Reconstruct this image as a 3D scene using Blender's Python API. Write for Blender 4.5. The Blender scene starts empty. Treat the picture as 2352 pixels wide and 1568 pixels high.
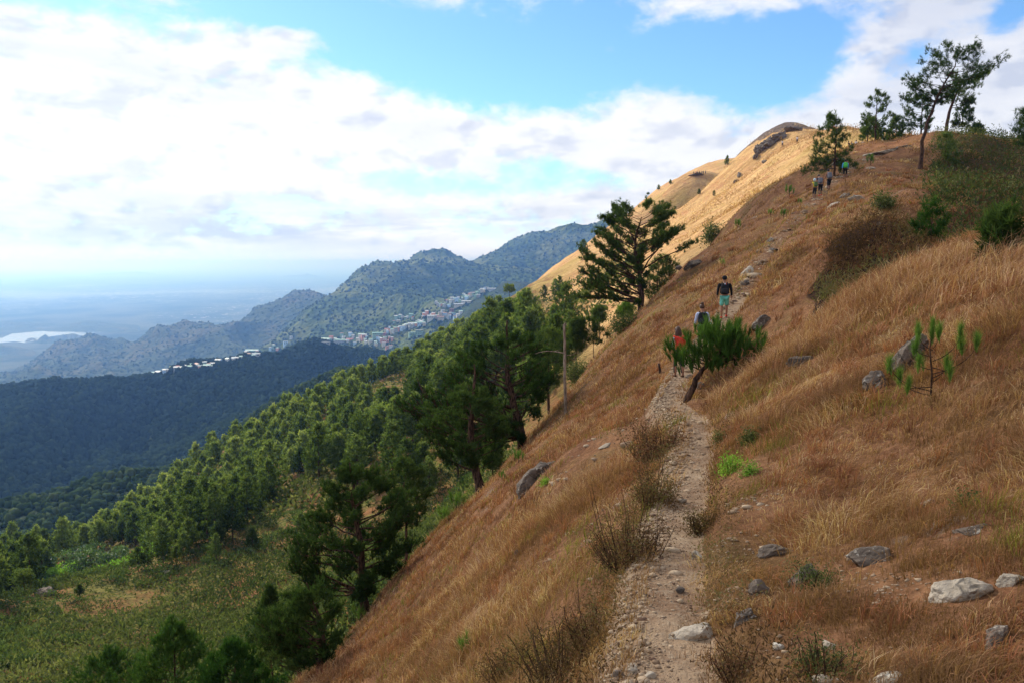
import bpy, math, random
import numpy as np
from mathutils import Vector, Matrix
R = math.radians
C = bpy.context.scene.collection
scene = bpy.context.scene
random.seed(7); rng = np.random.default_rng(7)

# ------------------------------------------------------------------ camera
F = 826.0; PITCH = math.atan(79.0/F)
cam = bpy.data.cameras.new('camera'); camo = bpy.data.objects.new('camera', cam); C.objects.link(camo)
cam.sensor_width = 36.0; cam.lens = 36.0*F/1024.0; cam.clip_start = 0.1; cam.clip_end = 400000
camo.location = (0, 0, 0); camo.rotation_euler = (R(90)-PITCH, 0, 0)
scene.camera = camo
scene.render.resolution_x = 1024; scene.render.resolution_y = 682

# ------------------------------------------------------------------ light
SUN_AZ, SUN_EL = R(-44), R(34)          # azimuth measured from +Y towards +X
sunv = Vector((math.sin(SUN_AZ)*math.cos(SUN_EL), math.cos(SUN_AZ)*math.cos(SUN_EL), math.sin(SUN_EL)))
sl = bpy.data.lights.new('sun', 'SUN'); sl.energy = 4.2; sl.angle = R(0.5); sl.color = (1.0, 0.93, 0.82)
so = bpy.data.objects.new('sun', sl); C.objects.link(so)
so.rotation_euler = (-sunv).to_track_quat('-Z', 'Y').to_euler()
vs = scene.view_settings
vs.view_transform = 'Standard'; vs.look = 'None'; vs.gamma = 1.0; vs.exposure = 0.5; vs.use_curve_mapping = False
scene.cycles.max_bounces = 6; scene.cycles.volume_bounces = 0; scene.cycles.transparent_max_bounces = 8

HAZE_D, HAZE_C, HAZE_A, HAZE_G = 1.3e-4, (.20, .43, 1.0, 1), (.70, .66, 1, 1), .68       # the blue air over the valleys
# ------------------------------------------------------------------ node helpers
class NT:
    def __init__(s, tree):
        s.t = tree; s.n = tree.nodes; s.l = tree.links
    def node(s, typ, **kw):
        n = s.n.new(typ)
        for k, v in kw.items(): setattr(n, k, v)
        return n
    def put(s, sock, v):
        if isinstance(v, bpy.types.NodeSocket): s.l.new(v, sock)
        elif v is not None: sock.default_value = v
    def math(s, op, a, b=None, c=None, clamp=False):
        n = s.node('ShaderNodeMath', operation=op); n.use_clamp = clamp
        s.put(n.inputs[0], a); s.put(n.inputs[1], b)
        if c is not None: s.put(n.inputs[2], c)
        return n.outputs[0]
    def mix(s, f, a, b, blend='MIX'):
        n = s.node('ShaderNodeMix', data_type='RGBA', blend_type=blend)
        s.put(n.inputs[0], f); s.put(n.inputs[6], a); s.put(n.inputs[7], b)
        return n.outputs[2]
    def rng(s, v, a, b, c=0.0, d=1.0, interp='SMOOTHSTEP'):
        n = s.node('ShaderNodeMapRange', interpolation_type=interp)
        s.put(n.inputs[0], v); n.inputs[1].default_value = a; n.inputs[2].default_value = b
        n.inputs[3].default_value = c; n.inputs[4].default_value = d
        return n.outputs[0]
    def noise(s, vec, scale, detail=4, rough=0.55, dist=0.0):
        n = s.node('ShaderNodeTexNoise'); s.put(n.inputs['Vector'], vec)
        n.inputs['Scale'].default_value = scale; n.inputs['Detail'].default_value = detail
        n.inputs['Roughness'].default_value = rough; n.inputs['Distortion'].default_value = dist
        return n.outputs[0]
    def vscale(s, vec, sx, sy, sz):
        n = s.node('ShaderNodeMapping'); s.put(n.inputs[0], vec); n.inputs[3].default_value = (sx, sy, sz)
        return n.outputs[0]

def rgb(r, g, b): return (r, g, b, 1.0)
def srgb(r, g, b):
    f = lambda c: ((c/255+0.055)/1.055)**2.4 if c > 10 else c/255/12.92
    return (f(r), f(g), f(b), 1.0)

# ------------------------------------------------------------------ sky with clouds
w = bpy.data.worlds.new('World'); scene.world = w; w.use_nodes = True
N = NT(w.node_tree); N.n.clear()
sky = N.node('ShaderNodeTexSky', sky_type='NISHITA'); sky.sun_disc = False
sky.sun_elevation = SUN_EL; sky.sun_rotation = SUN_AZ; sky.altitude = 1500; sky.air_density = 1.0; sky.dust_density = 1.0; sky.ozone_density = 1.5
tc = N.node('ShaderNodeTexCoord')
sep = N.node('ShaderNodeSeparateXYZ'); N.l.new(tc.outputs['Generated'], sep.inputs[0])
azn = N.math('DIVIDE', N.math('ARCTAN2', sep.outputs[0], sep.outputs[1]), R(1))       # degrees
eln = N.math('DIVIDE', N.math('ARCSINE', sep.outputs[2]), R(1))
comb = N.node('ShaderNodeCombineXYZ'); N.put(comb.inputs[0], azn); N.put(comb.inputs[1], eln)
P = comb.outputs[0]
SKYS = 0.115; SKYR, SKYG, SKYB = 0.74, 1.04, 1.27     # strength of the sky light and its white balance
# cloud cover: broad masses and openings laid out by bearing and height, edges broken by noise
def blob(az, el, sa, se, amp, rot=0.0):
    ca, sa_ = math.cos(R(rot)), math.sin(R(rot))
    dx = N.math('SUBTRACT', azn, az); dy = N.math('SUBTRACT', eln, el)
    u = N.math('DIVIDE', N.math('ADD', N.math('MULTIPLY', dx, ca), N.math('MULTIPLY', dy, sa_)), sa)
    v = N.math('DIVIDE', N.math('SUBTRACT', N.math('MULTIPLY', dy, ca), N.math('MULTIPLY', dx, sa_)), se)
    r2 = N.math('ADD', N.math('MULTIPLY', u, u), N.math('MULTIPLY', v, v))
    return N.math('MULTIPLY', N.math('EXPONENT', N.math('MULTIPLY', r2, -1.0)), amp)
def azel(px, py):
    x, zc = (px-512)/F, (341-py)/F
    y = math.cos(PITCH) + zc*math.sin(PITCH); z = zc*math.cos(PITCH) - math.sin(PITCH)
    return math.degrees(math.atan2(x, y)), math.degrees(math.atan2(z, math.hypot(x, y)))
SKY_BLOBS = [  # bearing/height given through the picture point, half sizes in pixels, amount, tilt
    (600, 50, 190, 42, -.82, 3), (380, 40, 140, 34, -0.62, -20), (790, 60, 75, 40, -0.75, 38), (250, 5, 90, 12, -0.5, -8),
    (540, 168, 75, 14, -0.5, -6), (500, 188, 70, 10, -.4, 0), (395, 178, 60, 10, -0.35, 0), (290, 205, 60, 8, -.25, 0), (230, 250, 200, 9, .4, 0), (600, 200, 60, 10, .3, 0), (905, 66, 40, 15, -0.3, 38), (60, 0, 110, 10, -0.45, 0),
    (640, 30, 60, 13, 0.45, 30), (770, 0, 90, 16, 0.5, 0), (290, 35, 55, 12, 0.5, 18), (900, 20, 100, 22, 0.35, 20), (1015, 10, 22, 12, -0.7, 30),
    (120, 120, 200, 90, 0.28, 0), (650, 150, 260, 38, 0.5, 0), (960, 100, 120, 60, 0.35, 0), (380, 110, 90, 18, 0.35, -8), (440, 80, 60, 14, .25, 0)]
cov = 0.23
for (px, py, sx, sy, a, rot) in SKY_BLOBS:
    A, E = azel(px, py)
    cov = N.math('ADD', blob(A, E, sx/13.5, sy/13.5, a, rot), cov)
n1 = N.noise(N.vscale(P, .16, .30, 1), 1.0, 8, 0.60, 0.3)
n2 = N.noise(N.vscale(P, .55, .9, 1), 1.0, 6, 0.6, 0.2)
n3 = N.noise(N.vscale(P, .05, .22, 1), 1.0, 5, 0.55, 0.4)
dens = N.math('ADD', cov, N.math('ADD', N.math('MULTIPLY_ADD', n1, 1.25, -0.62), N.math('MULTIPLY_ADD', n2, 0.72, -0.36)))
cloud = N.rng(dens, -0.14, 0.40)
Pu = N.node('ShaderNodeVectorMath', operation='ADD'); N.put(Pu.inputs[0], P); Pu.inputs[1].default_value = (-.9, 1.1, 0); Pu = Pu.outputs[0]
n1s = N.noise(N.vscale(P, .16, .30, 1), 1.0, 4, 0.55, 0.3); n1u = N.noise(N.vscale(Pu, .16, .30, 1), 1.0, 4, 0.55, 0.3); n2s = N.noise(N.vscale(P, .42, .8, 1), 1.0, 3, 0.5, 0.2); n2u = N.noise(N.vscale(Pu, .42, .8, 1), 1.0, 3, 0.5, 0.2)
relief = N.math('ADD', N.math('SUBTRACT', n1u, n1s), N.math('MULTIPLY', N.math('SUBTRACT', n2u, n2s), .5))
# thin haze band low over the plain
low = N.rng(eln, -.3, 1.5, 1.0, 0.0)
# shade: bright lit tops, lilac grey towards the right and in the undersides
right = N.rng(azn, -6, 24)
shade = N.math('MULTIPLY_ADD', N.rng(n3, 0.42, 0.68), 0.55, N.math('MULTIPLY', right, 0.45))
band = N.math('MULTIPLY', blob(-13, 2.4, 22, 1.3, 1.0, 1.5), N.rng(N.noise(N.vscale(P, .12, .8, 1), 1.0, 5, .6), 0.36, 0.56))
shade = N.math('ADD', shade, N.math('MULTIPLY', band, 0.9))
shade = N.math('ADD', N.math('MULTIPLY', shade, .8), N.math('MULTIPLY', N.rng(relief, -.04, .24), .52), clamp=True)
ccol = N.mix(shade, rgb(.80, .80, .81), rgb(0.45, 0.49, 0.60))
skyc = N.mix(1.0, sky.outputs[0], rgb(SKYR, SKYG, SKYB), 'MULTIPLY')
skyc = N.mix(1.0, skyc, rgb(SKYS, SKYS, SKYS), 'MULTIPLY')
col = N.mix(N.math('MULTIPLY', cloud, 0.97), skyc, ccol)
col = N.mix(N.math('MULTIPLY', low, 0.85), col, rgb(0.70, 0.75, 0.86))
bg = N.node('ShaderNodeBackground'); N.put(bg.inputs[0], col); bg.inputs[1].default_value = 1.0
ow = N.node('ShaderNodeOutputWorld'); N.l.new(bg.outputs[0], ow.inputs[0])
#SKYEND

# ------------------------------------------------------------------ numeric helpers
def _hash(ix, iy, seed):
    h = (ix.astype(np.int64)*374761393 + iy.astype(np.int64)*668265263 + seed*974634777) & 0x7fffffff
    h = ((h ^ (h >> 13))*1274126177) & 0x7fffffff
    return ((h ^ (h >> 16)) & 0xffff)/65535.0
def vnoise(x, y, seed=0):
    ix, iy = np.floor(x), np.floor(y); fx, fy = x-ix, y-iy
    fx = fx*fx*fx*(fx*(fx*6-15)+10); fy = fy*fy*fy*(fy*(fy*6-15)+10)
    a = _hash(ix, iy, seed); b = _hash(ix+1, iy, seed); c = _hash(ix, iy+1, seed); d = _hash(ix+1, iy+1, seed)
    return (a*(1-fx)+b*fx)*(1-fy) + (c*(1-fx)+d*fx)*fy - 0.5
def fbm(x, y, seed=0, octv=5, gain=0.5, lac=2.03):
    s = np.zeros_like(np.asarray(x, float)); a = 1.0
    for o in range(octv):
        s = s + a*vnoise(x*lac**o + 17.3*o, y*lac**o - 9.1*o, seed+o); a *= gain
    return s*2
def ridged(x, y, seed=0, octv=4, gain=0.5):
    s = 0; a = 1.0
    for o in range(octv):
        s = s + a*(1-4*np.abs(vnoise(x*2.1**o+7*o, y*2.1**o+3*o, seed+o))); a *= gain
    return s
def sstep(v, a, b):
    t = np.clip((v-a)/(b-a), 0, 1); return t*t*(3-2*t)

def ray(px, py):
    """direction through a picture point, scaled so that y = 1"""
    x, zc = (px-512)/F, (341-py)/F
    y = math.cos(PITCH) + zc*math.sin(PITCH); z = zc*math.cos(PITCH) - math.sin(PITCH)
    return np.array([x/y, 1.0, z/y])
def P3(px, py, Y): return ray(px, py)*Y

class TPS:
    """smooth surface z(x, y) through control points"""
    def __init__(s, pts, lam=0.0, warp=1.0):
        p = np.array(pts, float); s.sc = np.max(np.abs(p[:, :2])); s.w = warp
        s.p = s.W(p[:, 0], p[:, 1]); n = len(p)
        K = s.k(np.linalg.norm(s.p[:, None]-s.p[None], axis=2)) + lam*np.eye(n)
        A = np.zeros((n+3, n+3)); A[:n, :n] = K; A[:n, n] = 1; A[:n, n+1:] = s.p; A[n, :n] = 1; A[n+1:, :n] = s.p.T
        b = np.zeros(n+3); b[:n] = p[:, 2]; s.c = np.linalg.solve(A, b)
    def W(s, x, y): return np.stack([x/s.sc, y/s.sc], -1)
    def k(s, r): return r*r*np.log(r+1e-9)
    def __call__(s, x, y):
        x = np.asarray(x, float); y = np.asarray(y, float); sh = x.shape
        q = s.W(x.ravel(), y.ravel()); out = np.empty(len(q))
        for i in range(0, len(q), 20000):
            c = q[i:i+20000]
            out[i:i+20000] = s.k(np.linalg.norm(c[:, None]-s.p[None], axis=2)) @ s.c[:-3] + s.c[-3] + c @ s.c[-2:]
        return out.reshape(sh)

def mesh_np(name, verts, faces, mats=None, smooth=False, attr=None, uv=None):
    """faces: (n, k) int array, k = 3 or 4; attr: dict of per-vertex float values"""
    me = bpy.data.meshes.new(name)
    verts = np.asarray(verts, np.float32); faces = np.asarray(faces, np.int32)
    me.vertices.add(len(verts)); me.vertices.foreach_set('co', verts.ravel())
    n, k = faces.shape
    me.loops.add(n*k); me.loops.foreach_set('vertex_index', faces.ravel())
    me.polygons.add(n); me.polygons.foreach_set('loop_start', np.arange(0, n*k, k, dtype=np.int32))
    me.polygons.foreach_set('loop_total', np.full(n, k, np.int32))
    if smooth: me.polygons.foreach_set('use_smooth', np.ones(n, bool))
    me.update(calc_edges=True)
    for m in (mats or []): me.materials.append(m)
    for nm, v in (attr or {}).items():
        a = me.attributes.new(nm, 'FLOAT', 'POINT'); a.data.foreach_set('value', np.asarray(v, np.float32))
    return me
def grid_faces(nu, nv, wrap=False):
    i = np.arange(nu if wrap else nu-1)[:, None]; j = np.arange(nv-1)[None]
    i2 = (i+1) % nu
    return np.stack([i*nv+j, i2*nv+j, i2*nv+j+1, i*nv+j+1], -1).reshape(-1, 4)
def link(o, parent=None, **kw):
    C.objects.link(o)
    if parent is not None: o.parent = parent
    for k, v in kw.items():
        if v is not None: o[k] = v
    return o
def mobj(name, me, parent=None, **kw): return link(bpy.data.objects.new(name, me), parent, **kw)

def hit(px, py, fn, t0=1.5, t1=1500, n=1500):
    """where the sight line through a picture point first meets the ground fn(x, y)"""
    d = ray(px, py); t = np.geomspace(t0, t1, n)
    g = d[2]*t - fn(d[0]*t, t)
    k = np.nonzero((g[:-1] > 0) & (g[1:] <= 0))[0]
    if len(k) == 0: return None
    k = k[0]; f = g[k]/(g[k]-g[k+1]); T = t[k]+(t[k+1]-t[k])*f
    return np.array([d[0]*T, T, float(fn(np.array([d[0]*T]), np.array([T]))[0])])

# ------------------------------------------------------------------ ground: near slope with the footpath
PATH = [(1.0, -3.0, -1.75), (.78, 0, -1.95)] + [tuple(P3(*a)) for a in [(666, 682, 4.2), (662, 609, 5.6), (668, 560, 6.8), (675, 522, 8), (688, 478, 10), (697, 435, 12.5),
    (688, 415, 15.5), (668, 400, 19), (678, 376, 27), (700, 345, 31), (725, 318, 34.5), (749, 279, 41), (773, 244, 49), (805, 209, 61), (827, 187, 71),
    (845, 172, 80), (866, 160, 88), (890, 146, 98)]]
NEAR = [P3(*a) for a in [
    # left of the path
    (600, 500, 11), (560, 450, 20), (630, 385, 29), (600, 400, 33), (500, 560, 13.2), (560, 600, 8), (500, 682, 8), (400, 682, 13), (450, 600, 16.5),
    (470, 520, 25), (520, 470, 31), (565, 412, 40), (600, 370, 45), (625, 340, 50), (680, 320, 43), (700, 290, 50), (650, 350, 40), (420, 620, 21),
    (310, 682, 20), (365, 612, 33), (400, 580, 37), (430, 552, 41), (470, 505, 46), (525, 447, 50), (560, 402, 54), (590, 366, 57), (612, 336, 59), (640, 305, 61),
    (692, 264, 65), (740, 229, 71), (784, 187, 84), (815, 165, 94), (838, 152, 102), (860, 146, 108),
    (740, 250, 60), (780, 210, 70), 
    # right bank close to the camera and the hollow behind it
    (760, 600, 5.2), (850, 640, 4.2), (1000, 640, 3.7), (1000, 520, 5.2), (850, 520, 6.6), (950, 400, 8.2), (1010, 330, 9.2), (800, 430, 9.6), (730, 470, 10), (860, 350, 12),
    (1024, 254, 12.5), (960, 260, 13.5), (905, 275, 15), (850, 300, 16.5), (800, 335, 17), (752, 372, 17.5), (716, 404, 16.5),
    (725, 385, 20.5), (762, 345, 24), (800, 318, 26), (845, 292, 27), (885, 292, 27.5), (925, 280, 27),
    (820, 262, 32.5), (835, 238, 31.5), (870, 229, 31.5), (905, 232, 31.5), (935, 248, 31.5), (770, 300, 31), (745, 330, 30), (722, 352, 29.5),
    (800, 245, 43), (870, 205, 46), (850, 195, 62), (900, 185, 60), 
    # right-hand crest and the shaded gully below it
    (921, 170, 78), (900, 150, 92), (938, 130, 97), (970, 133, 96), (1000, 138, 95), (1030, 141, 94), (1080, 150, 92),
    (960, 215, 66), (1000, 238, 67), (1010, 200, 74), (960, 180, 80), (1024, 175, 80), (1090, 200, 76), (1090, 240, 68), (1000, 262, 34), (960, 256, 40)]]
def edge_fall(a, dx, dy, dz):
    p = P3(*a); return (p[0]+dx, p[1]+dy, p[2]+dz)
for a in [(365, 612, 33), (400, 580, 37), (430, 552, 41), (470, 505, 46), (525, 447, 50), (560, 402, 54), (590, 366, 57), (640, 305, 61), (692, 264, 65), (740, 229, 71)]:
    NEAR += [edge_fall(a, -4, 7, -9.5), edge_fall(a, -12, 18, -30)]
for a in [(784, 187, 84), (815, 165, 94)]: NEAR += [edge_fall(a, -5, 12, -6), edge_fall(a, -12, 30, -22)]
for a in [(860, 146, 108), (900, 148, 100), (938, 130, 97), (1000, 138, 95), (1080, 150, 92)]: NEAR += [edge_fall(a, 2, 14, -4), edge_fall(a, 6, 40, -24)]
NEAR += [edge_fall((310, 682, 20), -3, 4, -5.5), edge_fall((310, 682, 20), -12, 10, -19), (-10, 8, -13), (-22, 10, -26), (-7, 0, -8.5), (-20, -10, -22), (-4, 2, -5.4),
    (3.5, 0, -.9), (6, -4, .6), (8, 6, .9), (12, 2, 3), (-1.5, -.5, -3.2), (-3, -8, -4), (2, -10, -1.2), (20, 0, 6), (16, 10, 2.2), (25, 20, 2.5), (40, 40, 3)]
NEAR += [PATH[i] for i in (0, 1, 2, 4, 5, 6, 7, 8, 9, 10, 12, 13, 14, 15, 16, 17, 18, 19)]
tps_near = TPS(NEAR, 1e-5)
_pt = np.array(PATH)
_pd = np.r_[0, np.cumsum(np.linalg.norm(np.diff(_pt[:, :2], axis=0), axis=1))]
def path_at(d): return np.stack([np.interp(d, _pd, _pt[:, k]) for k in range(3)], -1)
_ps = path_at(np.linspace(0, _pd[-1], 500))
def path_dist(x, y):
    x = np.asarray(x, float); sh = x.shape; x = x.ravel(); y = np.asarray(y, float).ravel()
    d = np.full(len(x), 1e3); zz = np.zeros(len(x)); side = np.zeros(len(x)); al = np.zeros(len(x))
    m = np.nonzero((x > -4) & (x < 60) & (y < 110) & (y > -8))[0]
    for i in range(0, len(m), 20000):
        k = m[i:i+20000]
        dd = (x[k, None]-_ps[None, :, 0])**2 + (y[k, None]-_ps[None, :, 1])**2; j = dd.argmin(1)
        d[k] = np.sqrt(dd[np.arange(len(k)), j]); zz[k] = _ps[j, 2]; al[k] = j
        side[k] = np.sign(x[k]-_ps[j, 0])
    return d.reshape(sh), zz.reshape(sh), side.reshape(sh), (al/499*_pd[-1]).reshape(sh)
def path_half(y): return np.interp(y, [0, 4, 8, 12, 19, 27, 34, 60, 100], [.27, .27, .23, .24, .30, .33, .4, .6, .8])
def near_z(x, y):
    x = np.asarray(x, float); y = np.asarray(y, float)
    z = tps_near(x, y); d, pz, sd, al = path_dist(x, y); h = path_half(y)
    k = 1-sstep(d, h*.9, h*2.1); z = z*(1-k)+(pz-.03*k)*k
    wgt = sstep(d, h*.8, h*3)
    r = np.hypot(x, y)
    z = z + wgt*(fbm(x*.9, y*.9, 3, 4)*.07 + fbm(x*.22, y*.22, 9, 3)*np.clip(r*.012, 0, .45)) + fbm(x*3.1, y*3.1, 5, 3)*.02
    return z

# far side: summit slope, forest valley, fern shoulder
FAR = [P3(*a) for a in [
    (790, 127, 290), (770, 133, 290), (752, 145, 290), (738, 160, 292), (722, 172, 296), (818, 131, 262), (798, 133, 264), (802, 139, 250), (845, 128, 232), (870, 132, 215), (890, 138, 200),
    (760, 170, 250), (800, 150, 240), (780, 190, 180), (820, 150, 185), (850, 148, 172), (740, 200, 180), (700, 230, 170), (720, 200, 230), (690, 205, 290),
    (650, 250, 170), (640, 235, 280), (610, 280, 190), (600, 330, 115), (640, 290, 130), (700, 240, 120), (760, 200, 120), (800, 178, 130), (830, 160, 150), (560, 370, 100), (580, 300, 250),
    (715, 169, 560), (695, 173, 550), (677, 181, 540), (664, 186, 530), (653, 196, 520), (620, 220, 480), (583, 248, 430), (560, 262, 405), (545, 274, 390), (522, 289, 365), (500, 306, 340),
    (700, 185, 420), (660, 215, 350), (600, 260, 340), (560, 290, 320), (540, 310, 270), (500, 335, 250), (520, 345, 190), (480, 345, 290), (480, 380, 200),
    (440, 352, 330), (430, 410, 190), (395, 395, 250), (380, 378, 300), (350, 395, 295), (300, 415, 290), (260, 440, 285), (300, 450, 235), (350, 440, 220), (380, 470, 180),
    (215, 455, 275), (240, 500, 225), (180, 490, 265), (180, 540, 205), (140, 520, 250), (90, 545, 240), (0, 580, 225), (50, 560, 230), (120, 570, 180), (60, 590, 155), (10, 590, 170), (-60, 600, 210),
    (500, 440, 130), (450, 490, 125), (400, 560, 95), (360, 600, 70), (320, 470, 160), (290, 500, 150), (280, 520, 140), (240, 528, 140), (200, 546, 132), (150, 568, 124), (115, 585, 118), (80, 590, 115), (40, 597, 112), (0, 603, 110), (-50, 612, 106),
    (300, 560, 115), (300, 620, 85), (300, 682, 62), (220, 590, 112), (220, 640, 88), (200, 682, 74), (120, 630, 98), (100, 682, 80), (0, 640, 92), (0, 682, 78), (-60, 700, 75),
    (440, 450, 140), (540, 420, 110)]]
FAR += [(128, 262, 18), (135, 330, -15), (108, 320, 8)]
for a in [(790, 127, 290), (752, 145, 290)]: FAR += [edge_fall(a, 6, 45, -14), edge_fall(a, 15, 110, -50)]
for a in [(715, 169, 560), (677, 181, 540), (620, 220, 480), (583, 248, 430), (545, 274, 390), (500, 306, 340), (440, 352, 330), (380, 378, 300), (300, 415, 290), (260, 440, 285), (180, 490, 265), (90, 545, 240), (0, 580, 225), (-60, 600, 210)]:
    FAR += [edge_fall(a, -25, 40, -28), edge_fall(a, -80, 110, -110)]
FAR += [edge_fall((738, 160, 292), -18, 40, -20), (10, 40, -45), (-10, 30, -45), (30, 70, -14), (60, 90, 8), (-60, 40, -52), (-100, 60, -62), (0, 0, -50), (120, 200, 8), (160, 140, -5), (100, 60, 0)]
FAR += [P3(*a) for a in [(762, 140, 272), (790, 132, 268), (808, 135, 256), (825, 137, 236), (745, 152, 272), (796, 130, 262), (807, 131, 256), (830, 131, 228), (850, 131, 225), (720, 174, 468), (685, 182, 452), (645, 206, 450), (600, 238, 410), (915, 152, 150), (960, 158, 140), (1010, 165, 140), (1060, 165, 140), (870, 142, 150)]]
tps_far = TPS(FAR, 2e-6)
def far_z(x, y):
    x = np.asarray(x, float); y = np.asarray(y, float)
    z = tps_far(x, y)
    gul = ridged((x*.9+y*.25)*.022, (y-x*.3)*.006, 41, 4)       # gullies running down the fall line
    w = sstep(y, 90, 200)*sstep(x, -60, 60)
    w = w*(1-.75*np.exp(-((x-92)/30)**2-((y-272)/45)**2))
    return z + w*gul*1.3 + fbm(x*.05, y*.05, 21, 4)*.9 + fbm(x*.4, y*.4, 23, 3)*.16

# middle distance: dark forested ridge with the mountain town, then the mountains behind it
RIDGE = [P3(*a) for a in [
    (-80, 378, 1250), (0, 379, 1250), (30, 382, 1260), (60, 386, 1280), (110, 382, 1330), (150, 377, 1400), (200, 368, 1450), (255, 358, 1560), (290, 354, 1700), (310, 349, 1760), (330, 351, 1800),
    (370, 342, 1850), (400, 342, 1900), (430, 332, 2000), (450, 322, 2200), (470, 308, 2450), (492, 288, 2700), (530, 290, 2900), (600, 290, 2800),
    (60, 430, 1150), (0, 440, 1050), (120, 440, 1200), (200, 420, 1250), (260, 400, 1330), (330, 375, 1550), (400, 370, 1600), (450, 352, 1800), (500, 330, 2000),
    (0, 500, 860), (100, 500, 920), (160, 470, 1020), (190, 450, 1060), (240, 440, 1060), (320, 410, 1150), (400, 390, 1250), (480, 372, 1400), (560, 345, 1700),
    (0, 560, 700), (150, 560, 720), (-100, 520, 800), (350, 470, 800), (500, 420, 900), (0, 640, 560), (300, 560, 600)]]
for a in [(-80, 378, 1250), (0, 379, 1250), (60, 384, 1280), (110, 378, 1330), (200, 368, 1450), (255, 358, 1560), (310, 349, 1760)]: RIDGE += [edge_fall(a, 0, 180, -90), edge_fall(a, 0, 600, -380)]
RIDGE += [edge_fall((400, 342, 1900), 0, 500, -60), edge_fall((492, 288, 2700), 0, 400, -150)]
tps_ridge = TPS(RIDGE, 2e-6)
def ridge_z(x, y):
    w = sstep(y, 500, 800)
    return tps_ridge(x, y) + w*(ridged(x*.0042+y*.0012, y*.0011, 61, 3)*17 - 17 + fbm(x*.012, y*.012, 63, 4)*5)
# lower wooded spur between the pine slope and the dark ridge
SPUR = [P3(*a) for a in [(-60, 530, 520), (0, 512, 560), (60, 500, 590), (100, 486, 620), (160, 478, 650), (200, 458, 700), (240, 436, 760), (280, 420, 830), (340, 400, 900),
    (0, 560, 440), (100, 545, 480), (200, 510, 540), (280, 470, 600), (400, 430, 700), (480, 372, 1000), (520, 350, 1150), (0, 700, 300), (200, 620, 330), (400, 520, 420)]]
for a in [(0, 512, 560), (100, 486, 620), (200, 458, 700), (340, 400, 900), (520, 350, 1150)]: SPUR += [edge_fall(a, -10, 70, -45), edge_fall(a, -30, 250, -190)]
tps_spur = TPS(SPUR, 2e-6)
def spur_z(x, y): return tps_spur(x, y) + fbm(x*.01, y*.01, 71, 4)*5
MOUNT = [P3(*a) for a in [
    (330, 300, 3300), (350, 282, 3350), (380, 267, 3450), (420, 261, 3600), (436, 252, 3650), (447, 249, 3680), (456, 254, 3720), (490, 246, 3950), (520, 238, 4100), (545, 241, 4250), (565, 231, 4400), (583, 236, 4500), (620, 242, 4600),
    (290, 322, 3200), (240, 350, 2950), (300, 352, 2500), (340, 340, 2500), (300, 335, 2850), (360, 310, 2900), (400, 300, 2950), (430, 285, 3100), (445, 270, 3350), (460, 290, 3000), (480, 270, 3300), (510, 265, 3400), (540, 255, 3700), (580, 262, 3500), (600, 280, 3200),
    (400, 330, 2500), (450, 315, 2600), (500, 292, 2750), (560, 300, 2600), (200, 365, 2700), (150, 385, 2500), (250, 372, 2300), (400, 400, 1900), (120, 410, 2300)]]
for a in [(350, 282, 3350), (420, 261, 3600), (447, 249, 3680), (520, 238, 4100), (565, 231, 4400), (620, 242, 4600), (290, 322, 3200), (240, 350, 2950)]: MOUNT += [edge_fall(a, 0, 600, -220), edge_fall(a, 0, 2500, -1100)]
tps_mount = TPS(MOUNT, 2e-6)
def mount_z(x, y): return tps_mount(x, y) + ridged((x*.75+y*.55)*.0024, (y*.75-x*.55)*.0008, 83, 3)*54 - 32 + fbm(x*.006, y*.006, 85, 4)*14
BLUE = [P3(*a) for a in [
    (70, 342, 4056), (100, 333, 4056), (150, 322, 4095), (170, 315, 4134), (200, 312, 4134), (215, 313, 4173), (240, 300, 4212), (265, 292, 4290), (290, 291, 4368), (305, 290, 4446), (325, 298, 4524), (350, 305, 4602), (400, 315, 4758),
    (40, 354, 3900), (0, 372, 3744), (-80, 378, 3588), (60, 370, 3432), (120, 360, 3432), (180, 345, 3588), (230, 340, 3510), (270, 325, 3744), (310, 330, 3510), (340, 325, 3666), (0, 395, 2964), (80, 392, 2886), (180, 378, 2886), (260, 355, 2964), (330, 345, 3042), (0, 420, 2496), (200, 410, 2418), (400, 380, 2496)]]
for a in [(0, 368, 3744), (100, 333, 4056), (200, 312, 4134), (290, 291, 4368), (350, 305, 4602)]: BLUE += [edge_fall(a, 0, 700, -260), edge_fall(a, 0, 2500, -900)]
tps_blue = TPS(BLUE, 2e-6)
def blue_z(x, y): return tps_blue(x, y) + ridged((x*.8+y*.5)*.0020, (y*.8-x*.5)*.0007, 93, 4)*60 - 38 + fbm(x*.005, y*.005, 95, 4)*16
def xygrid(fn, tx0, tx1, y0, y1, nx, ny):
    """fan-shaped grid: bearings tan from tx0 to tx1, distances y0 to y1"""
    t = np.linspace(tx0, tx1, nx)[:, None]; y = np.geomspace(y0, y1, ny)[None]
    X = t*y; Y = np.broadcast_to(y, X.shape)
    return np.stack([X, Y, fn(X, Y)], -1).reshape(-1, 3), grid_faces(nx, ny)
def polar(fn, cx, cy, r0, r1, nr, na, a0=-180, a1=180, dense=45, frac=.72):
    wrap = a1-a0 >= 359.9
    if wrap:
        nd = int(na*frac); ang = np.r_[np.linspace(-dense, dense, nd, endpoint=False), np.linspace(dense, 360-dense, na-nd, endpoint=False)]
    else: ang = np.linspace(a0, a1, na)
    ang = np.radians(ang); r = np.geomspace(r0, r1, nr)
    X = cx+np.sin(ang)[:, None]*r[None]; Y = cy+np.cos(ang)[:, None]*r[None]
    Z = fn(X, Y)
    return np.stack([X, Y, Z], -1).reshape(-1, 3), grid_faces(na, nr, wrap)
#TERRAIN_MESH
PLAIN_Z = -560.0
def ground_pt(px, py, z):
    d = ray(px, py); t = z/d[2]; return np.array([d[0]*t, t, z])

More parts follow.
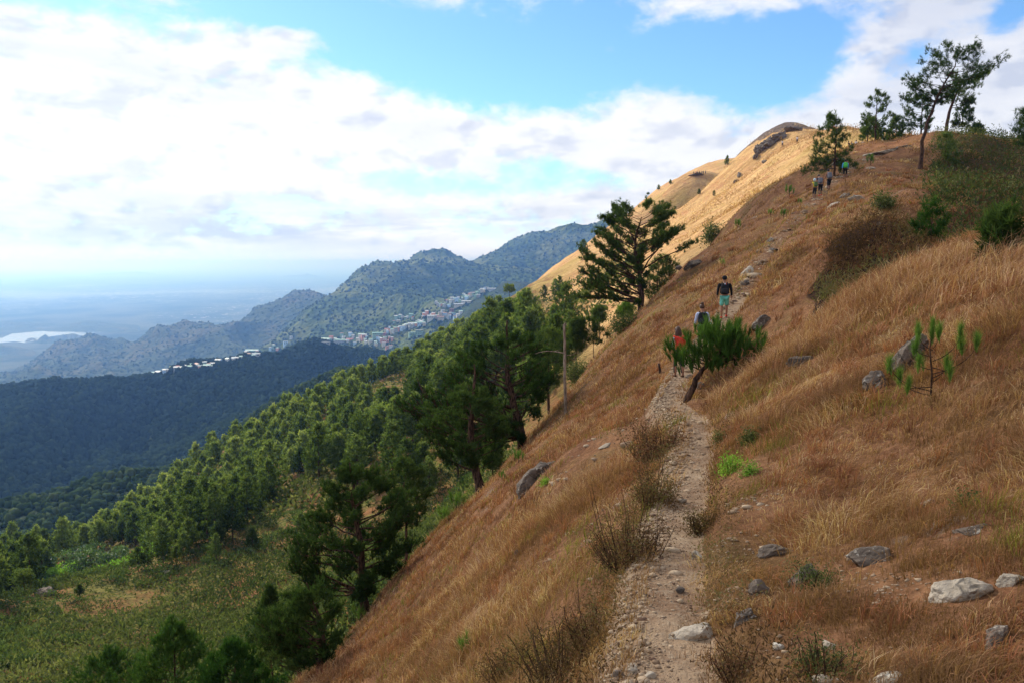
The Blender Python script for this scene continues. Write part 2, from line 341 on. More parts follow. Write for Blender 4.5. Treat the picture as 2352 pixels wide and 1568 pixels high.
# ------------------------------------------------------------------ materials
def newmat(name):
    m = bpy.data.materials.new(name); m.use_nodes = True; n = NT(m.node_tree); n.n.clear()
    out = n.node('ShaderNodeOutputMaterial')
    return m, n, out
def attr(n, name, kind='GEOMETRY', o='Fac'):
    a = n.node('ShaderNodeAttribute', attribute_name=name, attribute_type=kind); return a.outputs[o]
def pos(n): return n.node('ShaderNodeNewGeometry').outputs['Position']
def diffuse(n, out, col, rough=.9, bump=None, bstr=.5, bdist=.05, spec=.15):
    b = n.node('ShaderNodeBsdfPrincipled'); n.put(b.inputs['Base Color'], col); n.put(b.inputs['Roughness'], rough)
    b.inputs['Specular IOR Level'].default_value = spec
    if bump is not None:
        k = n.node('ShaderNodeBump'); k.inputs['Strength'].default_value = bstr; k.inputs['Distance'].default_value = bdist
        n.put(k.inputs['Height'], bump); n.l.new(k.outputs[0], b.inputs['Normal'])
    n.l.new(b.outputs[0], out.inputs[0]); return b
def leafy(name, c1, c2, c3, trans=.3, tr_col=(.16, .22, .04, 1), objvar=.25, gloss=0.0):
    """foliage: colour varies leaf by leaf (tint 0..1) and plant by plant; light shines through a little"""
    m, n, out = newmat(name)
    t = attr(n, 'tint'); oi = n.node('ShaderNodeObjectInfo')
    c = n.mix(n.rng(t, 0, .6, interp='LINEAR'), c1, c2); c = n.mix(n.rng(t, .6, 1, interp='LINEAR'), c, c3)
    hv = n.node('ShaderNodeHueSaturation'); n.put(hv.inputs['Color'], c)
    n.put(hv.inputs['Value'], n.math('MULTIPLY_ADD', oi.outputs['Random'], objvar*2, 1-objvar))
    n.put(hv.inputs['Hue'], n.math('MULTIPLY_ADD', oi.outputs['Random'], -.03, .515))
    d = n.node('ShaderNodeBsdfPrincipled'); n.l.new(hv.outputs[0], d.inputs['Base Color']); d.inputs['Roughness'].default_value = .55; d.inputs['Specular IOR Level'].default_value = gloss
    tr = n.node('ShaderNodeBsdfTranslucent'); n.l.new(hv.outputs[0], tr.inputs[0])
    tc_ = n.mix(1.0, hv.outputs[0], rgb(1.5, 1.6, .7), 'MULTIPLY'); n.put(tr.inputs[0], tc_)
    mx = n.node('ShaderNodeMixShader'); mx.inputs[0].default_value = trans
    n.l.new(d.outputs[0], mx.inputs[1]); n.l.new(tr.outputs[0], mx.inputs[2]); n.l.new(mx.outputs[0], out.inputs[0])
    return m
def flat(name, col, rough=.7, var=.12, scale=8.0, spec=.3):
    """plain painted / cloth colour with slight wear"""
    m, n, out = newmat(name)
    o = n.node('ShaderNodeTexCoord').outputs['Object']
    k = n.noise(o, scale, 4, .6)
    c = n.mix(n.rng(k, .35, .65), tuple(np.array(col[:3])*(1-var))+(1,), tuple(np.minimum(np.array(col[:3])*(1+var), 1))+(1,))
    diffuse(n, out, c, rough, k, .25, .01, spec); return m

def bark_mat(name, c1, c2, scale=14):
    m, n, out = newmat(name); o = n.node('ShaderNodeTexCoord').outputs['Object']
    k = n.noise(n.vscale(o, 1, 1, .25), scale, 5, .65)
    diffuse(n, out, n.mix(n.rng(k, .38, .62), c1, c2), .95, k, .8, .03, .05); return m
def rock_mat(name, c1, c2, lich, amt=.57, crack=1.0):
    m, n, out = newmat(name); p = pos(n)
    a = n.noise(p, 2.3, 7, .62); b = n.noise(p, 9, 6, .7); v = n.node('ShaderNodeTexVoronoi', feature='DISTANCE_TO_EDGE'); v.inputs['Scale'].default_value = 1.7
    n.put(v.inputs['Vector'], n.node('ShaderNodeVectorMath', operation='ADD').outputs[0])
    vm = v.inputs['Vector'].links[0].from_node; n.put(vm.inputs[0], p)
    nn = n.node('ShaderNodeTexNoise'); n.put(nn.inputs['Vector'], p); nn.inputs['Scale'].default_value = 2; nn.inputs['Detail'].default_value = 4
    n.put(vm.inputs[1], nn.outputs['Color'])
    c = n.mix(n.rng(a, .35, .65), c1, c2); c = n.mix(n.rng(b, amt, amt+.06), c, lich)
    c = n.mix(n.math('MULTIPLY', n.rng(v.outputs[0], 0, .035, 1, 0), .6*crack), c, rgb(.03, .027, .025))
    h = n.math('ADD', a, n.math('MULTIPLY', b, .35)); h = n.math('ADD', h, n.math('MULTIPLY', n.rng(v.outputs[0], 0, .05), .15))
    diffuse(n, out, c, .9, h, .9, .12, .2); return m

M = {}
# dry reddish grass and soil of the near slope
def grass_slope_mat():
    m, n, out = newmat('grass_slope'); p = pos(n)
    big = n.noise(p, .22, 5, .6); mid = n.noise(p, 1.1, 5, .65); fine = n.noise(n.vscale(p, 9, 9, 3), 1.0, 6, .75); strk = n.noise(n.vscale(p, 30, 12, 14), 1.0, 3, .7)
    c = n.mix(n.rng(mid, .36, .64), srgb(132, 90, 64), srgb(170, 124, 88))
    c = n.mix(n.rng(big, .5, .66), c, srgb(150, 122, 76)); c = n.mix(n.math('MULTIPLY', n.rng(big, .46, .30), .7), c, srgb(104, 92, 54))
    c = n.mix(n.math('MULTIPLY', n.rng(fine, .38, .66), .75), n.mix(.6, c, srgb(64, 42, 28)), c)
    c = n.mix(n.math('MULTIPLY', n.rng(strk, .55, .75), .35), c, srgb(196, 158, 118))
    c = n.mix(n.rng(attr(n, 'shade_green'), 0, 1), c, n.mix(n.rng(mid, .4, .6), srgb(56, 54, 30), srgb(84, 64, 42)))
    c = n.mix(n.rng(n.math('ADD', attr(n, 'earth_shade'), n.math('MULTIPLY_ADD', fine, .8, -.4)), .35, .6), c, n.mix(n.rng(fine, .4, .62), srgb(34, 25, 19), srgb(74, 53, 40)))
    soil = n.mix(n.rng(mid, .35, .65), srgb(138, 110, 86), srgb(170, 144, 116)); soil = n.mix(n.math('MULTIPLY', n.rng(fine, .50, .72), .6), soil, srgb(194, 176, 150)); soil = n.mix(n.math('MULTIPLY', n.rng(fine, .44, .32), .6), soil, srgb(104, 80, 60))
    sp = n.math('ADD', attr(n, 'path'), n.math('MULTIPLY_ADD', fine, .9, -.45)); c = n.mix(n.rng(sp, .38, .62), c, soil)
    pat = n.math('MULTIPLY', n.rng(n.noise(n.vscale(p, .5, .5, .5), 1.0, 6, .7, .5), .63, .68), .7); c = n.mix(pat, c, srgb(140, 122, 104))
    h = n.math('ADD', n.math('MULTIPLY', fine, .5), n.math('ADD', mid, n.math('MULTIPLY', strk, .25)))
    diffuse(n, out, c, .95, h, .8, .14, .05); return m
def summit_mat():
    m, n, out = newmat('summit_slope'); p = pos(n)
    # streaks run down the fall line (towards -x, +z) of the slope
    r = n.node('ShaderNodeMapping'); n.put(r.inputs[0], p); r.inputs[2].default_value = (0, 0, R(18)); r.inputs[3].default_value = (.05, .30, .06)
    st = n.noise(r.outputs[0], 1.0, 7, .68, .4); big = n.noise(p, .022, 5, .6); mid = n.noise(p, .16, 6, .7, .4); fine = n.noise(p, 1.1, 6, .8)
    c = n.mix(n.rng(st, .34, .62), srgb(170, 130, 84), srgb(206, 168, 116))
    c = n.mix(n.rng(mid, .48, .7), c, srgb(186, 136, 96))
    c = n.mix(n.math('MULTIPLY', n.rng(big, .5, .64), .65), c, srgb(168, 146, 84))
    c = n.mix(n.math('MULTIPLY', n.rng(st, .40, .30), .55), c, srgb(150, 104, 72))
    c = n.mix(n.math('MULTIPLY', n.rng(fine, .54, .34), .6), c, srgb(120, 94, 58))
    g = n.math('ADD', attr(n, 'green'), n.math('MULTIPLY_ADD', mid, .9, -.45))
    gc = n.mix(n.rng(fine, .4, .62), srgb(70, 74, 36), srgb(124, 116, 62)); gc = n.mix(n.rng(mid, .42, .62), gc, srgb(128, 92, 60))
    c = n.mix(n.rng(g, .35, .7), c, gc)
    rk = n.math('ADD', attr(n, 'rock'), n.math('MULTIPLY_ADD', mid, 1.6, -.8)); c = n.mix(n.rng(rk, .40, .55), c, n.mix(n.rng(fine, .4, .6), srgb(72, 62, 58), srgb(128, 112, 100)))
    h = n.math('ADD', n.math('MULTIPLY', fine, .35), n.math('ADD', n.math('MULTIPLY', st, 1.5), mid))
    diffuse(n, out, c, .95, h, .9, .8, .05); return m
def forest_mat(name, c1, c2, c3, s1, bd):
    m, n, out = newmat(name); p = pos(n)
    v = n.node('ShaderNodeTexVoronoi'); n.put(v.inputs['Vector'], p); v.inputs['Scale'].default_value = s1
    big = n.noise(p, .0035, 6, .65, .3); mid = n.noise(p, .02, 6, .7)
    c = n.mix(n.rng(v.outputs['Color'], .1, .9), c1, c2); c = n.mix(n.rng(big, .48, .62), c, c3)
    c = n.mix(n.math('MULTIPLY', n.rng(mid, .5, .7), .5), c, c2)
    h = n.math('ADD', n.math('MULTIPLY', v.outputs['Distance'], -1.0), n.math('MULTIPLY', mid, 1.5))
    diffuse(n, out, c, .95, h, 1.0, bd, .05); return m
M['grass'] = grass_slope_mat(); M['summit'] = summit_mat()
M['ridge'] = forest_mat('ridge_forest', rgb(.018, .032, .016, ), rgb(.04, .058, .024), rgb(.03, .042, .02), .09, 5)
M['mount'] = forest_mat('mountain_forest', rgb(.026, .050, .018), rgb(.070, .105, .032), rgb(.13, .15, .055), .045, 9)
M['blue'] = forest_mat('far_forest', rgb(.03, .05, .022), rgb(.06, .08, .034), rgb(.09, .09, .045), .04, 10)
M['bark'] = bark_mat('pine_bark', srgb(44, 34, 28), srgb(98, 74, 60)); M['bark_light'] = bark_mat('weathered_wood', srgb(104, 88, 74), srgb(158, 138, 120), 9)
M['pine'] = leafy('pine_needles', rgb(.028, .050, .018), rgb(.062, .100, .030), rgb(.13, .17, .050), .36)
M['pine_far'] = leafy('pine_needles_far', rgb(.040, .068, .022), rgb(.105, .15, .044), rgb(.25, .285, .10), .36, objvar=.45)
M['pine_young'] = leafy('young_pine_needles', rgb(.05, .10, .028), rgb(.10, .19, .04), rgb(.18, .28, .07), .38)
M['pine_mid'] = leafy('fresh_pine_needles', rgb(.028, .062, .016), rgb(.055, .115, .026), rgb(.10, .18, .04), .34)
M['scrub'] = leafy('scrub_leaves', rgb(.034, .054, .022), rgb(.078, .112, .040), rgb(.17, .21, .08), .25, objvar=0)
M['blade_rust'] = leafy('russet_grass_blades', srgb(110, 74, 52), srgb(168, 116, 82), srgb(210, 168, 128), .25, objvar=0)
M['broadleaf'] = leafy('broad_leaves', rgb(.035, .06, .02), rgb(.08, .14, .05), rgb(.22, .30, .12), .25, gloss=.3)
M['bright'] = leafy('bright_leaves', rgb(.10, .20, .03), rgb(.18, .32, .05), rgb(.30, .46, .10), .35)
M['fern'] = leafy('fern_fronds', rgb(.042, .060, .024), rgb(.095, .112, .042), rgb(.19, .19, .085), .3, objvar=0)
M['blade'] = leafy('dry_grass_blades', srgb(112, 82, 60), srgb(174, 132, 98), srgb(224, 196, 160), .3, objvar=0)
M['rust'] = leafy('rusty_shrub_leaves', rgb(.075, .045, .026), rgb(.17, .09, .05), rgb(.15, .14, .06), .25)
M['rock_dark'] = rock_mat('lichened_rock', srgb(82, 72, 64), srgb(124, 110, 97), srgb(180, 170, 154))
M['rock_pale'] = rock_mat('pale_rock', srgb(142, 128, 110), srgb(186, 172, 152), srgb(206, 198, 182), .6, .5)

# ------------------------------------------------------------------ ground meshes
v, f = polar(near_z, .3, -5, .6, 130, 520, 620)
d_, _, sd_, al_ = path_dist(v[:, 0], v[:, 1]); h_ = path_half(v[:, 1])
pa = 1-sstep(d_, h_*.75, h_*1.7); pa = np.maximum(pa, .62*(1-sstep(d_, h_*1.2, h_*3.2))*(sd_ < 0)*sstep(v[:, 1], 60, 14))
upper = sstep(v[:, 1], 35, 39); pa = pa*(1-upper*(.55+.45*sstep(vnoise(v[:, 0]*.33, v[:, 1]*.33, 7), .02, -.12)))
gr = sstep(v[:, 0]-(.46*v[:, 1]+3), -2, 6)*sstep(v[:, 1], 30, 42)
bx_ = v[:, 0]/np.maximum(v[:, 1], 1)*F+512
earth_shade = sstep(((bx_-876)/62)**2+((v[:, 1]-28.6)/3.6)**2+.7*vnoise(v[:, 0]*.9, v[:, 1]*.9, 5), 1.3, .7)  # shade of the hollow behind the bank, put into the ground as dark earth colour
earth_shade = np.maximum(earth_shade, .8*sstep(((bx_-736)/34)**2+((v[:, 1]-22)/4.5)**2+1.1*vnoise(v[:, 0]*1.1, v[:, 1]*1.1, 8), 1.1, .4))
mobj('grass_slope', mesh_np('grass_slope', v, f, [M['grass']], True, {'path': pa, 'shade_green': gr, 'earth_shade': earth_shade}), kind='structure')
v, f = polar(far_z, 40, 20, 30, 720, 420, 640, -70, 50)
tx = v[:, 0]/np.maximum(v[:, 1], 1)
green = sstep(tx + (v[:, 1]-100)*.00025, .22, -.02)
rockm = np.exp(-(((v[:, 0]-88)/16)**2+((v[:, 1]-288)/22)**2))*.9 + np.exp(-(((v[:, 0]-108)/8)**2+((v[:, 1]-272)/10)**2))*.7
mobj('summit_slope', mesh_np('summit_slope', v, f, [M['summit']], True, {'green': green, 'rock': rockm}), kind='structure')
v, f = xygrid(ridge_z, -.85, .25, 520, 3600, 620, 420); mobj('town_ridge', mesh_np('town_ridge', v, f, [M['ridge']], True), kind='structure')
v, f = xygrid(spur_z, -.85, .2, 280, 1500, 260, 200); mobj('wooded_spur', mesh_np('wooded_spur', v, f, [M['ridge']], True), kind='structure')
v, f = xygrid(mount_z, -.6, .35, 1900, 8000, 620, 460); mobj('green_mountain', mesh_np('green_mountain', v, f, [M['mount']], True), kind='structure')
v, f = xygrid(blue_z, -.85, .1, 2350, 7500, 520, 340); mobj('blue_mountain', mesh_np('blue_mountain', v, f, [M['blue']], True), kind='structure')

# the plain far below with its lake and low hills
def plain_mat():
    m, n, out = newmat('plain'); p = pos(n)
    a = n.noise(n.vscale(p, .00016, .00009, 1), 1.0, 6, .6, .5); b = n.noise(n.vscale(p, .0016, .0009, 1), 1.0, 5, .7); t = n.noise(n.vscale(p, .012, .004, 1), 1.0, 3, .9)
    c = n.mix(n.rng(b, .4, .6), rgb(.04, .055, .035), rgb(.11, .12, .08)); c = n.mix(n.rng(a, .56, .66), c, rgb(.20, .23, .17))
    town = n.math('MULTIPLY', n.rng(a, .44, .56), n.rng(t, .58, .66)); c = n.mix(town, c, rgb(.75, .74, .72))
    diffuse(n, out, c, 1.0, None, spec=0); return m
rr = np.r_[0, np.geomspace(900, 300000, 120)]; a_ = np.radians(np.arange(0, 360, 2.0))
X = np.sin(a_)[:, None]*rr[None]; Y = np.cos(a_)[:, None]*rr[None]
mobj('plain', mesh_np('plain', np.stack([X, Y, np.full_like(X, PLAIN_Z)], -1).reshape(-1, 3), grid_faces(len(a_), len(rr), True), [plain_mat()]), kind='structure')
def low_hills(name, px0, px1, base, crest, depth, seed, mat, sharp=1.0):
    Y0 = -PLAIN_Z*F/(base-262)
    """a low chain of hills standing on the plain between two bearings"""
    nx, ny = 140, 24
    u = np.linspace(0, 1, nx)[:, None]; q = np.linspace(-1, 1, ny)[None]
    x = ((px0+(px1-px0)*u)-512)/F*(Y0+q*depth*.5); y = Y0+q*depth*.5+0*u
    hgt = (base-crest)/F*Y0
    z = PLAIN_Z-3+np.maximum(0, hgt*(np.sin(np.pi*u)**.6)*(1-q*q)*(1+.9*fbm(u*6*sharp+seed, q*1.3, seed, 4)))
    mobj(name, mesh_np(name, np.stack([x, y, z], -1).reshape(-1, 3), grid_faces(nx, ny), [mat], True), kind='structure')
low_hills('lake_hills', -120, 140, 327.5, 322, 1000, 5, M['blue'])
low_hills('lake_hills', 22, 84, 340, 334.5, 500, 8, M['blue'])
low_hills('lake_hills', -200, 34, 352, 345, 600, 12, M['blue'])
low_hills('far_hills', 278, 300, 277.5, 273.5, 2000, 15, M['blue'], .12)
low_hills('far_hills', 296, 322, 277.5, 273, 2000, 16, M['blue'], .4)
low_hills('far_hills', 90, 160, 275, 271.5, 2600, 19, M['blue'], .4)
LAKE = [(-25, 338), (2, 337.5), (12, 333.4), (51, 330), (84, 328.4), (112, 327.6), (126, 328.6), (107, 331.5), (90, 333.2), (84, 335.6), (79, 335), (69, 334), (51, 336), (36, 340), (25, 342.5), (15, 341), (-25, 345)]
me = bpy.data.meshes.new('lake'); me.from_pydata([tuple(ground_pt(a, b, PLAIN_Z+4)) for a, b in LAKE], [], [list(range(len(LAKE)))])
m, n, out = newmat('lake_water'); diffuse(n, out, rgb(.10, .13, .15), .18, n.noise(pos(n), .02, 3), .2, 1.0, .25); me.materials.append(m); mobj('lake', me, kind='structure')

# ------------------------------------------------------------------ unseen cloud mesh added between the sun and the near slope, sized to shade it
def shade_cloud():
    import bmesh
    bm = bmesh.new(); bmesh.ops.create_icosphere(bm, subdivisions=6, radius=1); v = np.array([p.co[:] for p in bm.verts]); f = np.array([[q.index for q in t.verts] for t in bm.faces]); bm.free()
    lump = sum(a*(vnoise(v[:, 0]*k+3, v[:, 1]*k+v[:, 2]*k*.6, 11+i)+vnoise(v[:, 1]*k, v[:, 2]*k-v[:, 0]*k*.4, 31+i)) for i, (a, k) in enumerate([(.30, 2), (.2, 4.3), (.12, 9), (.06, 19)]))
    u = Vector((math.cos(SUN_AZ), -math.sin(SUN_AZ), 0)); w_ = sunv.cross(u); w_ = w_ if w_.z > 0 else -w_
    q = v*(1+lump)[:, None]
    c = Vector((20, 22, 0))+sunv*1100+u*2+w_*9
    P_ = np.array(c)[None]+q[:, :1]*np.array(u)*76+q[:, 1:2]*np.array(w_)*52+q[:, 2:]*np.array(sunv)*40
    m, n, out = newmat('cloud'); tr = n.node('ShaderNodeBsdfTranslucent'); tr.inputs[0].default_value = (.9, .9, .92, 1); tp = n.node('ShaderNodeBsdfTransparent'); tp.inputs[0].default_value = (1, 1, 1, 1)
    mx = n.node('ShaderNodeMixShader'); mx.inputs[0].default_value = .70; n.l.new(tr.outputs[0], mx.inputs[1]); n.l.new(tp.outputs[0], mx.inputs[2]); n.l.new(mx.outputs[0], out.inputs[0])
    mobj('cloud', mesh_np('cloud', P_, f, [m], True), kind='structure')
shade_cloud()
# ------------------------------------------------------------------ haze
hm = bpy.data.materials.new('haze'); hm.use_nodes = True; H = NT(hm.node_tree); H.n.clear()
pv = H.node('ShaderNodeVolumePrincipled'); pv.inputs['Color'].default_value = HAZE_C; pv.inputs['Density'].default_value = HAZE_D; pv.inputs['Anisotropy'].default_value = HAZE_G; pv.inputs['Absorption Color'].default_value = HAZE_A
ho = H.node('ShaderNodeOutputMaterial'); H.l.new(pv.outputs[0], ho.inputs['Volume'])
x0, x1, y0, y1, z0, z1 = -350000, 350000, -350000, 350000, PLAIN_Z-5, 130
me = bpy.data.meshes.new('haze'); me.from_pydata([(x, y, z) for x in (x0, x1) for y in (y0, y1) for z in (z0, z1)], [], [(0,1,3,2),(4,6,7,5),(0,4,5,1),(2,3,7,6),(0,2,6,4),(1,5,7,3)])
me.materials.append(hm); mobj('haze', me, kind='stuff')
#VEGETATION

# ------------------------------------------------------------------ mesh pieces
def nrm(v): return v/np.maximum(np.linalg.norm(v, axis=-1, keepdims=True), 1e-9)
class Geo:
    """collects triangles and quads (quads stored as two triangles) with a per-vertex tint"""
    def __init__(s): s.v = []; s.f = []; s.t = []; s.n = 0
    def add(s, v, f, t=.5):
        v = np.asarray(v, float).reshape(-1, 3); f = np.asarray(f, int).reshape(-1, 3)
        s.v.append(v); s.f.append(f+s.n); s.t.append(np.full(len(v), t) if np.isscalar(t) else np.asarray(t, float)); s.n += len(v)
    def tube(s, pts, rad, sides=6, t=.5, cap=True):
        pts = np.asarray(pts, float); rad = np.broadcast_to(np.asarray(rad, float), (len(pts),))
        tg = nrm(np.gradient(pts, axis=0)); up = np.array([0, 0, 1.0]) if abs(tg[:, 2]).mean() < .8 else np.array([1.0, 0, 0])
        a = nrm(np.cross(tg, up)); b = np.cross(tg, a)
        th = np.linspace(0, 2*np.pi, sides, endpoint=False)
        v = pts[:, None]+rad[:, None, None]*(a[:, None]*np.cos(th)[None, :, None]+b[:, None]*np.sin(th)[None, :, None])
        n = len(pts); q = []
        i = np.arange(n-1)[:, None]; j = np.arange(sides)[None]; j2 = (j+1) % sides
        A, B, Cc, D = i*sides+j, i*sides+j2, (i+1)*sides+j2, (i+1)*sides+j
        f = np.concatenate([np.stack([A, B, Cc], -1).reshape(-1, 3), np.stack([A, Cc, D], -1).reshape(-1, 3)])
        v = v.reshape(-1, 3)
        if cap:
            k = len(v); v = np.vstack([v, pts[-1:]]); o = (n-1)*sides
            f = np.vstack([f, np.stack([o+np.arange(sides), o+(np.arange(sides)+1) % sides, np.full(sides, k)], -1)])
        s.add(v, f, t)
    def mesh(s, name, mats, smooth=False):
        if not s.v: s.add(np.zeros((3, 3)), [[0, 1, 2]])
        return mesh_np(name, np.vstack(s.v), np.vstack(s.f), mats, smooth, {'tint': np.concatenate(s.t)})
def needles(g, P, D, L, W, m, rs, spread=.75, tint=None, up=.25):
    """m needle triangles at each point P pointing around D"""
    n = len(P)
    if n == 0: return
    d = nrm(D[:, None]*1.0 + rs.normal(0, spread, (n, m, 3)) + np.array([0, 0, up]))
    o = P[:, None] - D[:, None]*rs.uniform(0, .9, (n, m, 1))*L*.8
    w = nrm(np.cross(d, rs.normal(0, 1, (n, m, 3))))*W*.5
    l = L*rs.uniform(.65, 1.1, (n, m, 1))
    V = np.stack([o-w, o+w, o+d*l], 2).reshape(-1, 3)
    t = (tint if tint is not None else rs.uniform(.1, .8, n))[:, None, None]+rs.uniform(-.15, .15, (n, m, 1))+np.array([0, 0, .12])[None, None]
    g.add(V, np.arange(len(V)).reshape(-1, 3), np.clip(t.reshape(-1), 0, 1))
def leaves(g, P, L, W, m, rs, D=None, spread=1.0, tint=None, up=.3, R0=.2):
    """m small leaf blades (quads) scattered round each point"""
    n = len(P); D = np.zeros((n, 3)) if D is None else D
    d = nrm(D[:, None]+rs.normal(0, spread, (n, m, 3))+np.array([0, 0, up])); o = P[:, None]+rs.normal(0, R0, (n, m, 3))
    w = nrm(np.cross(d, rs.normal(0, 1, (n, m, 3))))*W*.5; l = L*rs.uniform(.6, 1.2, (n, m, 1))
    V = np.stack([o, o+d*l*.5-w, o+d*l, o+d*l*.5+w], 2).reshape(-1, 3)
    k = np.arange(n*m)*4; f = np.concatenate([np.stack([k, k+1, k+2], -1), np.stack([k, k+2, k+3], -1)])
    t = (tint if tint is not None else rs.uniform(.1, .8, n))[:, None, None]+rs.uniform(-.2, .2, (n, m, 1))+np.zeros(4)
    g.add(V, f, np.clip(t.reshape(-1), 0, 1))
def bez(a, b, c, n): t = np.linspace(0, 1, n)[:, None]; return a*(1-t)**2+2*b*t*(1-t)+c*t*t

def ground_at(x, y): return float(max(near_z(np.array([x]), np.array([y]))[0] if math.hypot(x, y) < 125 else -1e9, far_z(np.array([x]), np.array([y]))[0] if y > 40 else -1e9))
def set_tags(o, label, cat, group=None):
    o['label'] = label; o['category'] = cat
    if group: o['group'] = group
def empty(name, loc, label=None, cat=None, group=None, rz=0.0):
    o = bpy.data.objects.new(name, None); o.empty_display_size = .3; o.location = tuple(loc); o.rotation_euler = (0, 0, rz); C.objects.link(o)
    if label: set_tags(o, label, cat, group)
    return o

def pine_meshes(seed, H, env, trunk=None, r0=.12, nl=26, start=.12, rise=.45, fol=.45, sub=7, tl=.2, tw=.02, tm=16, tufts=3, pad=.35, sides=7, extra=None, mats=('bark', 'pine'), rough=1.0, tip=True, leaderless=False, tsp=.75, upw=.5, flat_=.75, hp=1.0, xb=1.0):
    """a pine: trunk polyline, limbs whose ends lie on the crown outline env = [(h, left, right, deep)], needles in tufts on side twigs"""
    rs = np.random.default_rng(seed); tr, cr = Geo(), Geo()
    T = np.array(trunk if trunk is not None else [(0, 0, 0), (0, 0, H*.97)], float)
    dd = np.r_[0, np.cumsum(np.linalg.norm(np.diff(T, axis=0), axis=1))]; tt = np.linspace(0, dd[-1], 14)
    TP = np.stack([np.interp(tt, dd, T[:, k]) for k in range(3)], -1)
    TP[1:-1] = (TP[:-2]+TP[1:-1]*2+TP[2:])/4; TP[1:-1, :2] += rs.normal(0, H*.006*rough, (12, 2)); 
    rad = r0*(1-np.linspace(0, 1, 14)**1.1*.88); rad[0] *= 1.35
    TP0 = TP.copy(); TP0[0, 2] -= r0*2
    tr.tube(TP0, rad, sides)
    hz = TP[:, 2]
    at = lambda h: np.array([np.interp(h, hz, TP[:, 0]), np.interp(h, hz, TP[:, 1]), h])
    rat = lambda h: float(np.interp(h, hz, rad))
    e = np.array(env, float)
    TPp, TDd = [], []
    limbs = []
    for i in range(nl):
        u = ((i+rs.uniform(.1, .9))/nl)**hp; he = e[0, 0]+(e[-1, 0]-e[0, 0])*u
        az = i*2.399+rs.normal(0, .35)
        l, r_, dp = [np.interp(he, e[:, 0], e[:, k]) for k in (1, 2, 3)]
        cx, cy = math.cos(az), math.sin(az); cx = math.copysign(abs(cx)**xb, cx); mid_, half = (r_-l)/2, max(.12, (r_+l)/2); q_ = rs.uniform(.62, 1.03)
        end = np.array([mid_+cx*half*q_, cy*dp*q_, he]); reach = np.linalg.norm(end[:2]-at(he)[:2])
        hs = max(H*start, he-rise*reach*rs.uniform(.75, 1.25)); hs = min(hs, H*.96); limbs.append((hs, end, rs.uniform(.9, 1.1)))
    for (hs, ex, ey, ez) in (extra or []): limbs.append((hs, np.array([ex, ey, ez], float), 1.3))
    for hs, end, k in limbs:
        a = at(hs); v = end-a; L = np.linalg.norm(v)
        mid = a+v*.5+np.array([0, 0, L*rs.uniform(-.12, .12)])+np.array([v[0], v[1], 0])*rs.uniform(0, .15)+rs.normal(0, L*.04, 3)
        B = bez(a, mid, end, 8); B[2:-1] += rs.normal(0, L*.012*rough, (5, 3))
        lr = min(rat(hs)*.42, .016*L*k+.007)*1.0
        tr.tube(B, lr*(1-np.linspace(0, 1, 8)*.8), 5, cap=False)
        bd = nrm(np.gradient(B, axis=0))
        ns = max(3, int(sub*(.5+L/max(1e-3, e[:, 1:3].max())*.6)))
        for s_ in range(ns):
            f = fol+(1-fol)*(s_+rs.uniform(0, 1))/ns; p = np.array([np.interp(f*7, range(8), B[:, k_]) for k_ in range(3)]); q = bd[min(7, int(f*7))]
            side = np.cross(q, [0, 0, 1.0])*(1 if s_ % 2 else -1)
            sd = nrm(q*rs.uniform(.2, .9)+side*rs.uniform(.3, 1.0)+np.array([0, 0, rs.uniform(-.05, flat_)]))
            sl_ = pad*L*rs.uniform(.45, 1.0)*(1.15-f*.5)
            E = p+sd*sl_+np.array([0, 0, sl_*.18])
            if tw < .05: tr.tube(np.stack([p, (p+E)/2-np.array([0, 0, .05*sl_]), E]), [lr*.4, lr*.3, lr*.15], 3, cap=False)
            for j in range(tufts):
                g_ = .35+.65*(j+rs.uniform(.3, 1))/tufts; TPp.append(p+(E-p)*g_+rs.normal(0, tl*.45, 3)); TDd.append(nrm(sd*.7+rs.normal(0, .5*(1-.4*(upw > 1)), 3)+np.array([0, 0, upw])))
        TPp.append(end); TDd.append(nrm(bd[-1]+np.array([0, 0, .5])))
    if tip and not leaderless:
        for i in range(4+nl//3):
            p = at(H*rs.uniform(.88, .97)); TPp.append(p+rs.normal(0, tl*.6, 3)); TDd.append(nrm(rs.normal(0, .6, 3)+np.array([0, 0, 1])))
    TPp, TDd = np.array(TPp), np.array(TDd)
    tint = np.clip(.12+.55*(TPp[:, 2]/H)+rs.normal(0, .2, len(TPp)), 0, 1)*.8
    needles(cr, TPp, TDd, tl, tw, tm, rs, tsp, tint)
    return tr.mesh('trunk', [M[mats[0]]], True), cr.mesh('crown', [M[mats[1]]])
def plant_pine(meshes, loc, label, cat='pine tree', group=None, name='pine_tree', rz=0.0, sc=1.0):
    o = empty(name, loc, label, cat, group, rz); o.scale = (sc, sc, sc)
    mobj('trunk', meshes[0], o); mobj('crown', meshes[1], o); return o
def base_on(px, py, sink=.05, fn=near_z):
    for k in range(40):                       # just beyond the rim of the slope: step down to the first ground
        h = hit(px+k*.35, py+k*.6, fn)
        if h is not None and h[1] < 125 or (h is not None and fn is not near_z): break
    h[2] -= sink; return h
def base_Y(px, Y, sink=.1):
    x = (px-512)/F*Y/1.0*(math.cos(PITCH)+0)  # close enough for a bearing
    x = ray(px, 300)[0]*Y
    return np.array([x, Y, ground_at(x, Y)-sink])
def z_at(py, Y): return ray(512, py)[2]*Y
D2 = 1/2.297           # the larger preview of the photograph to picture points

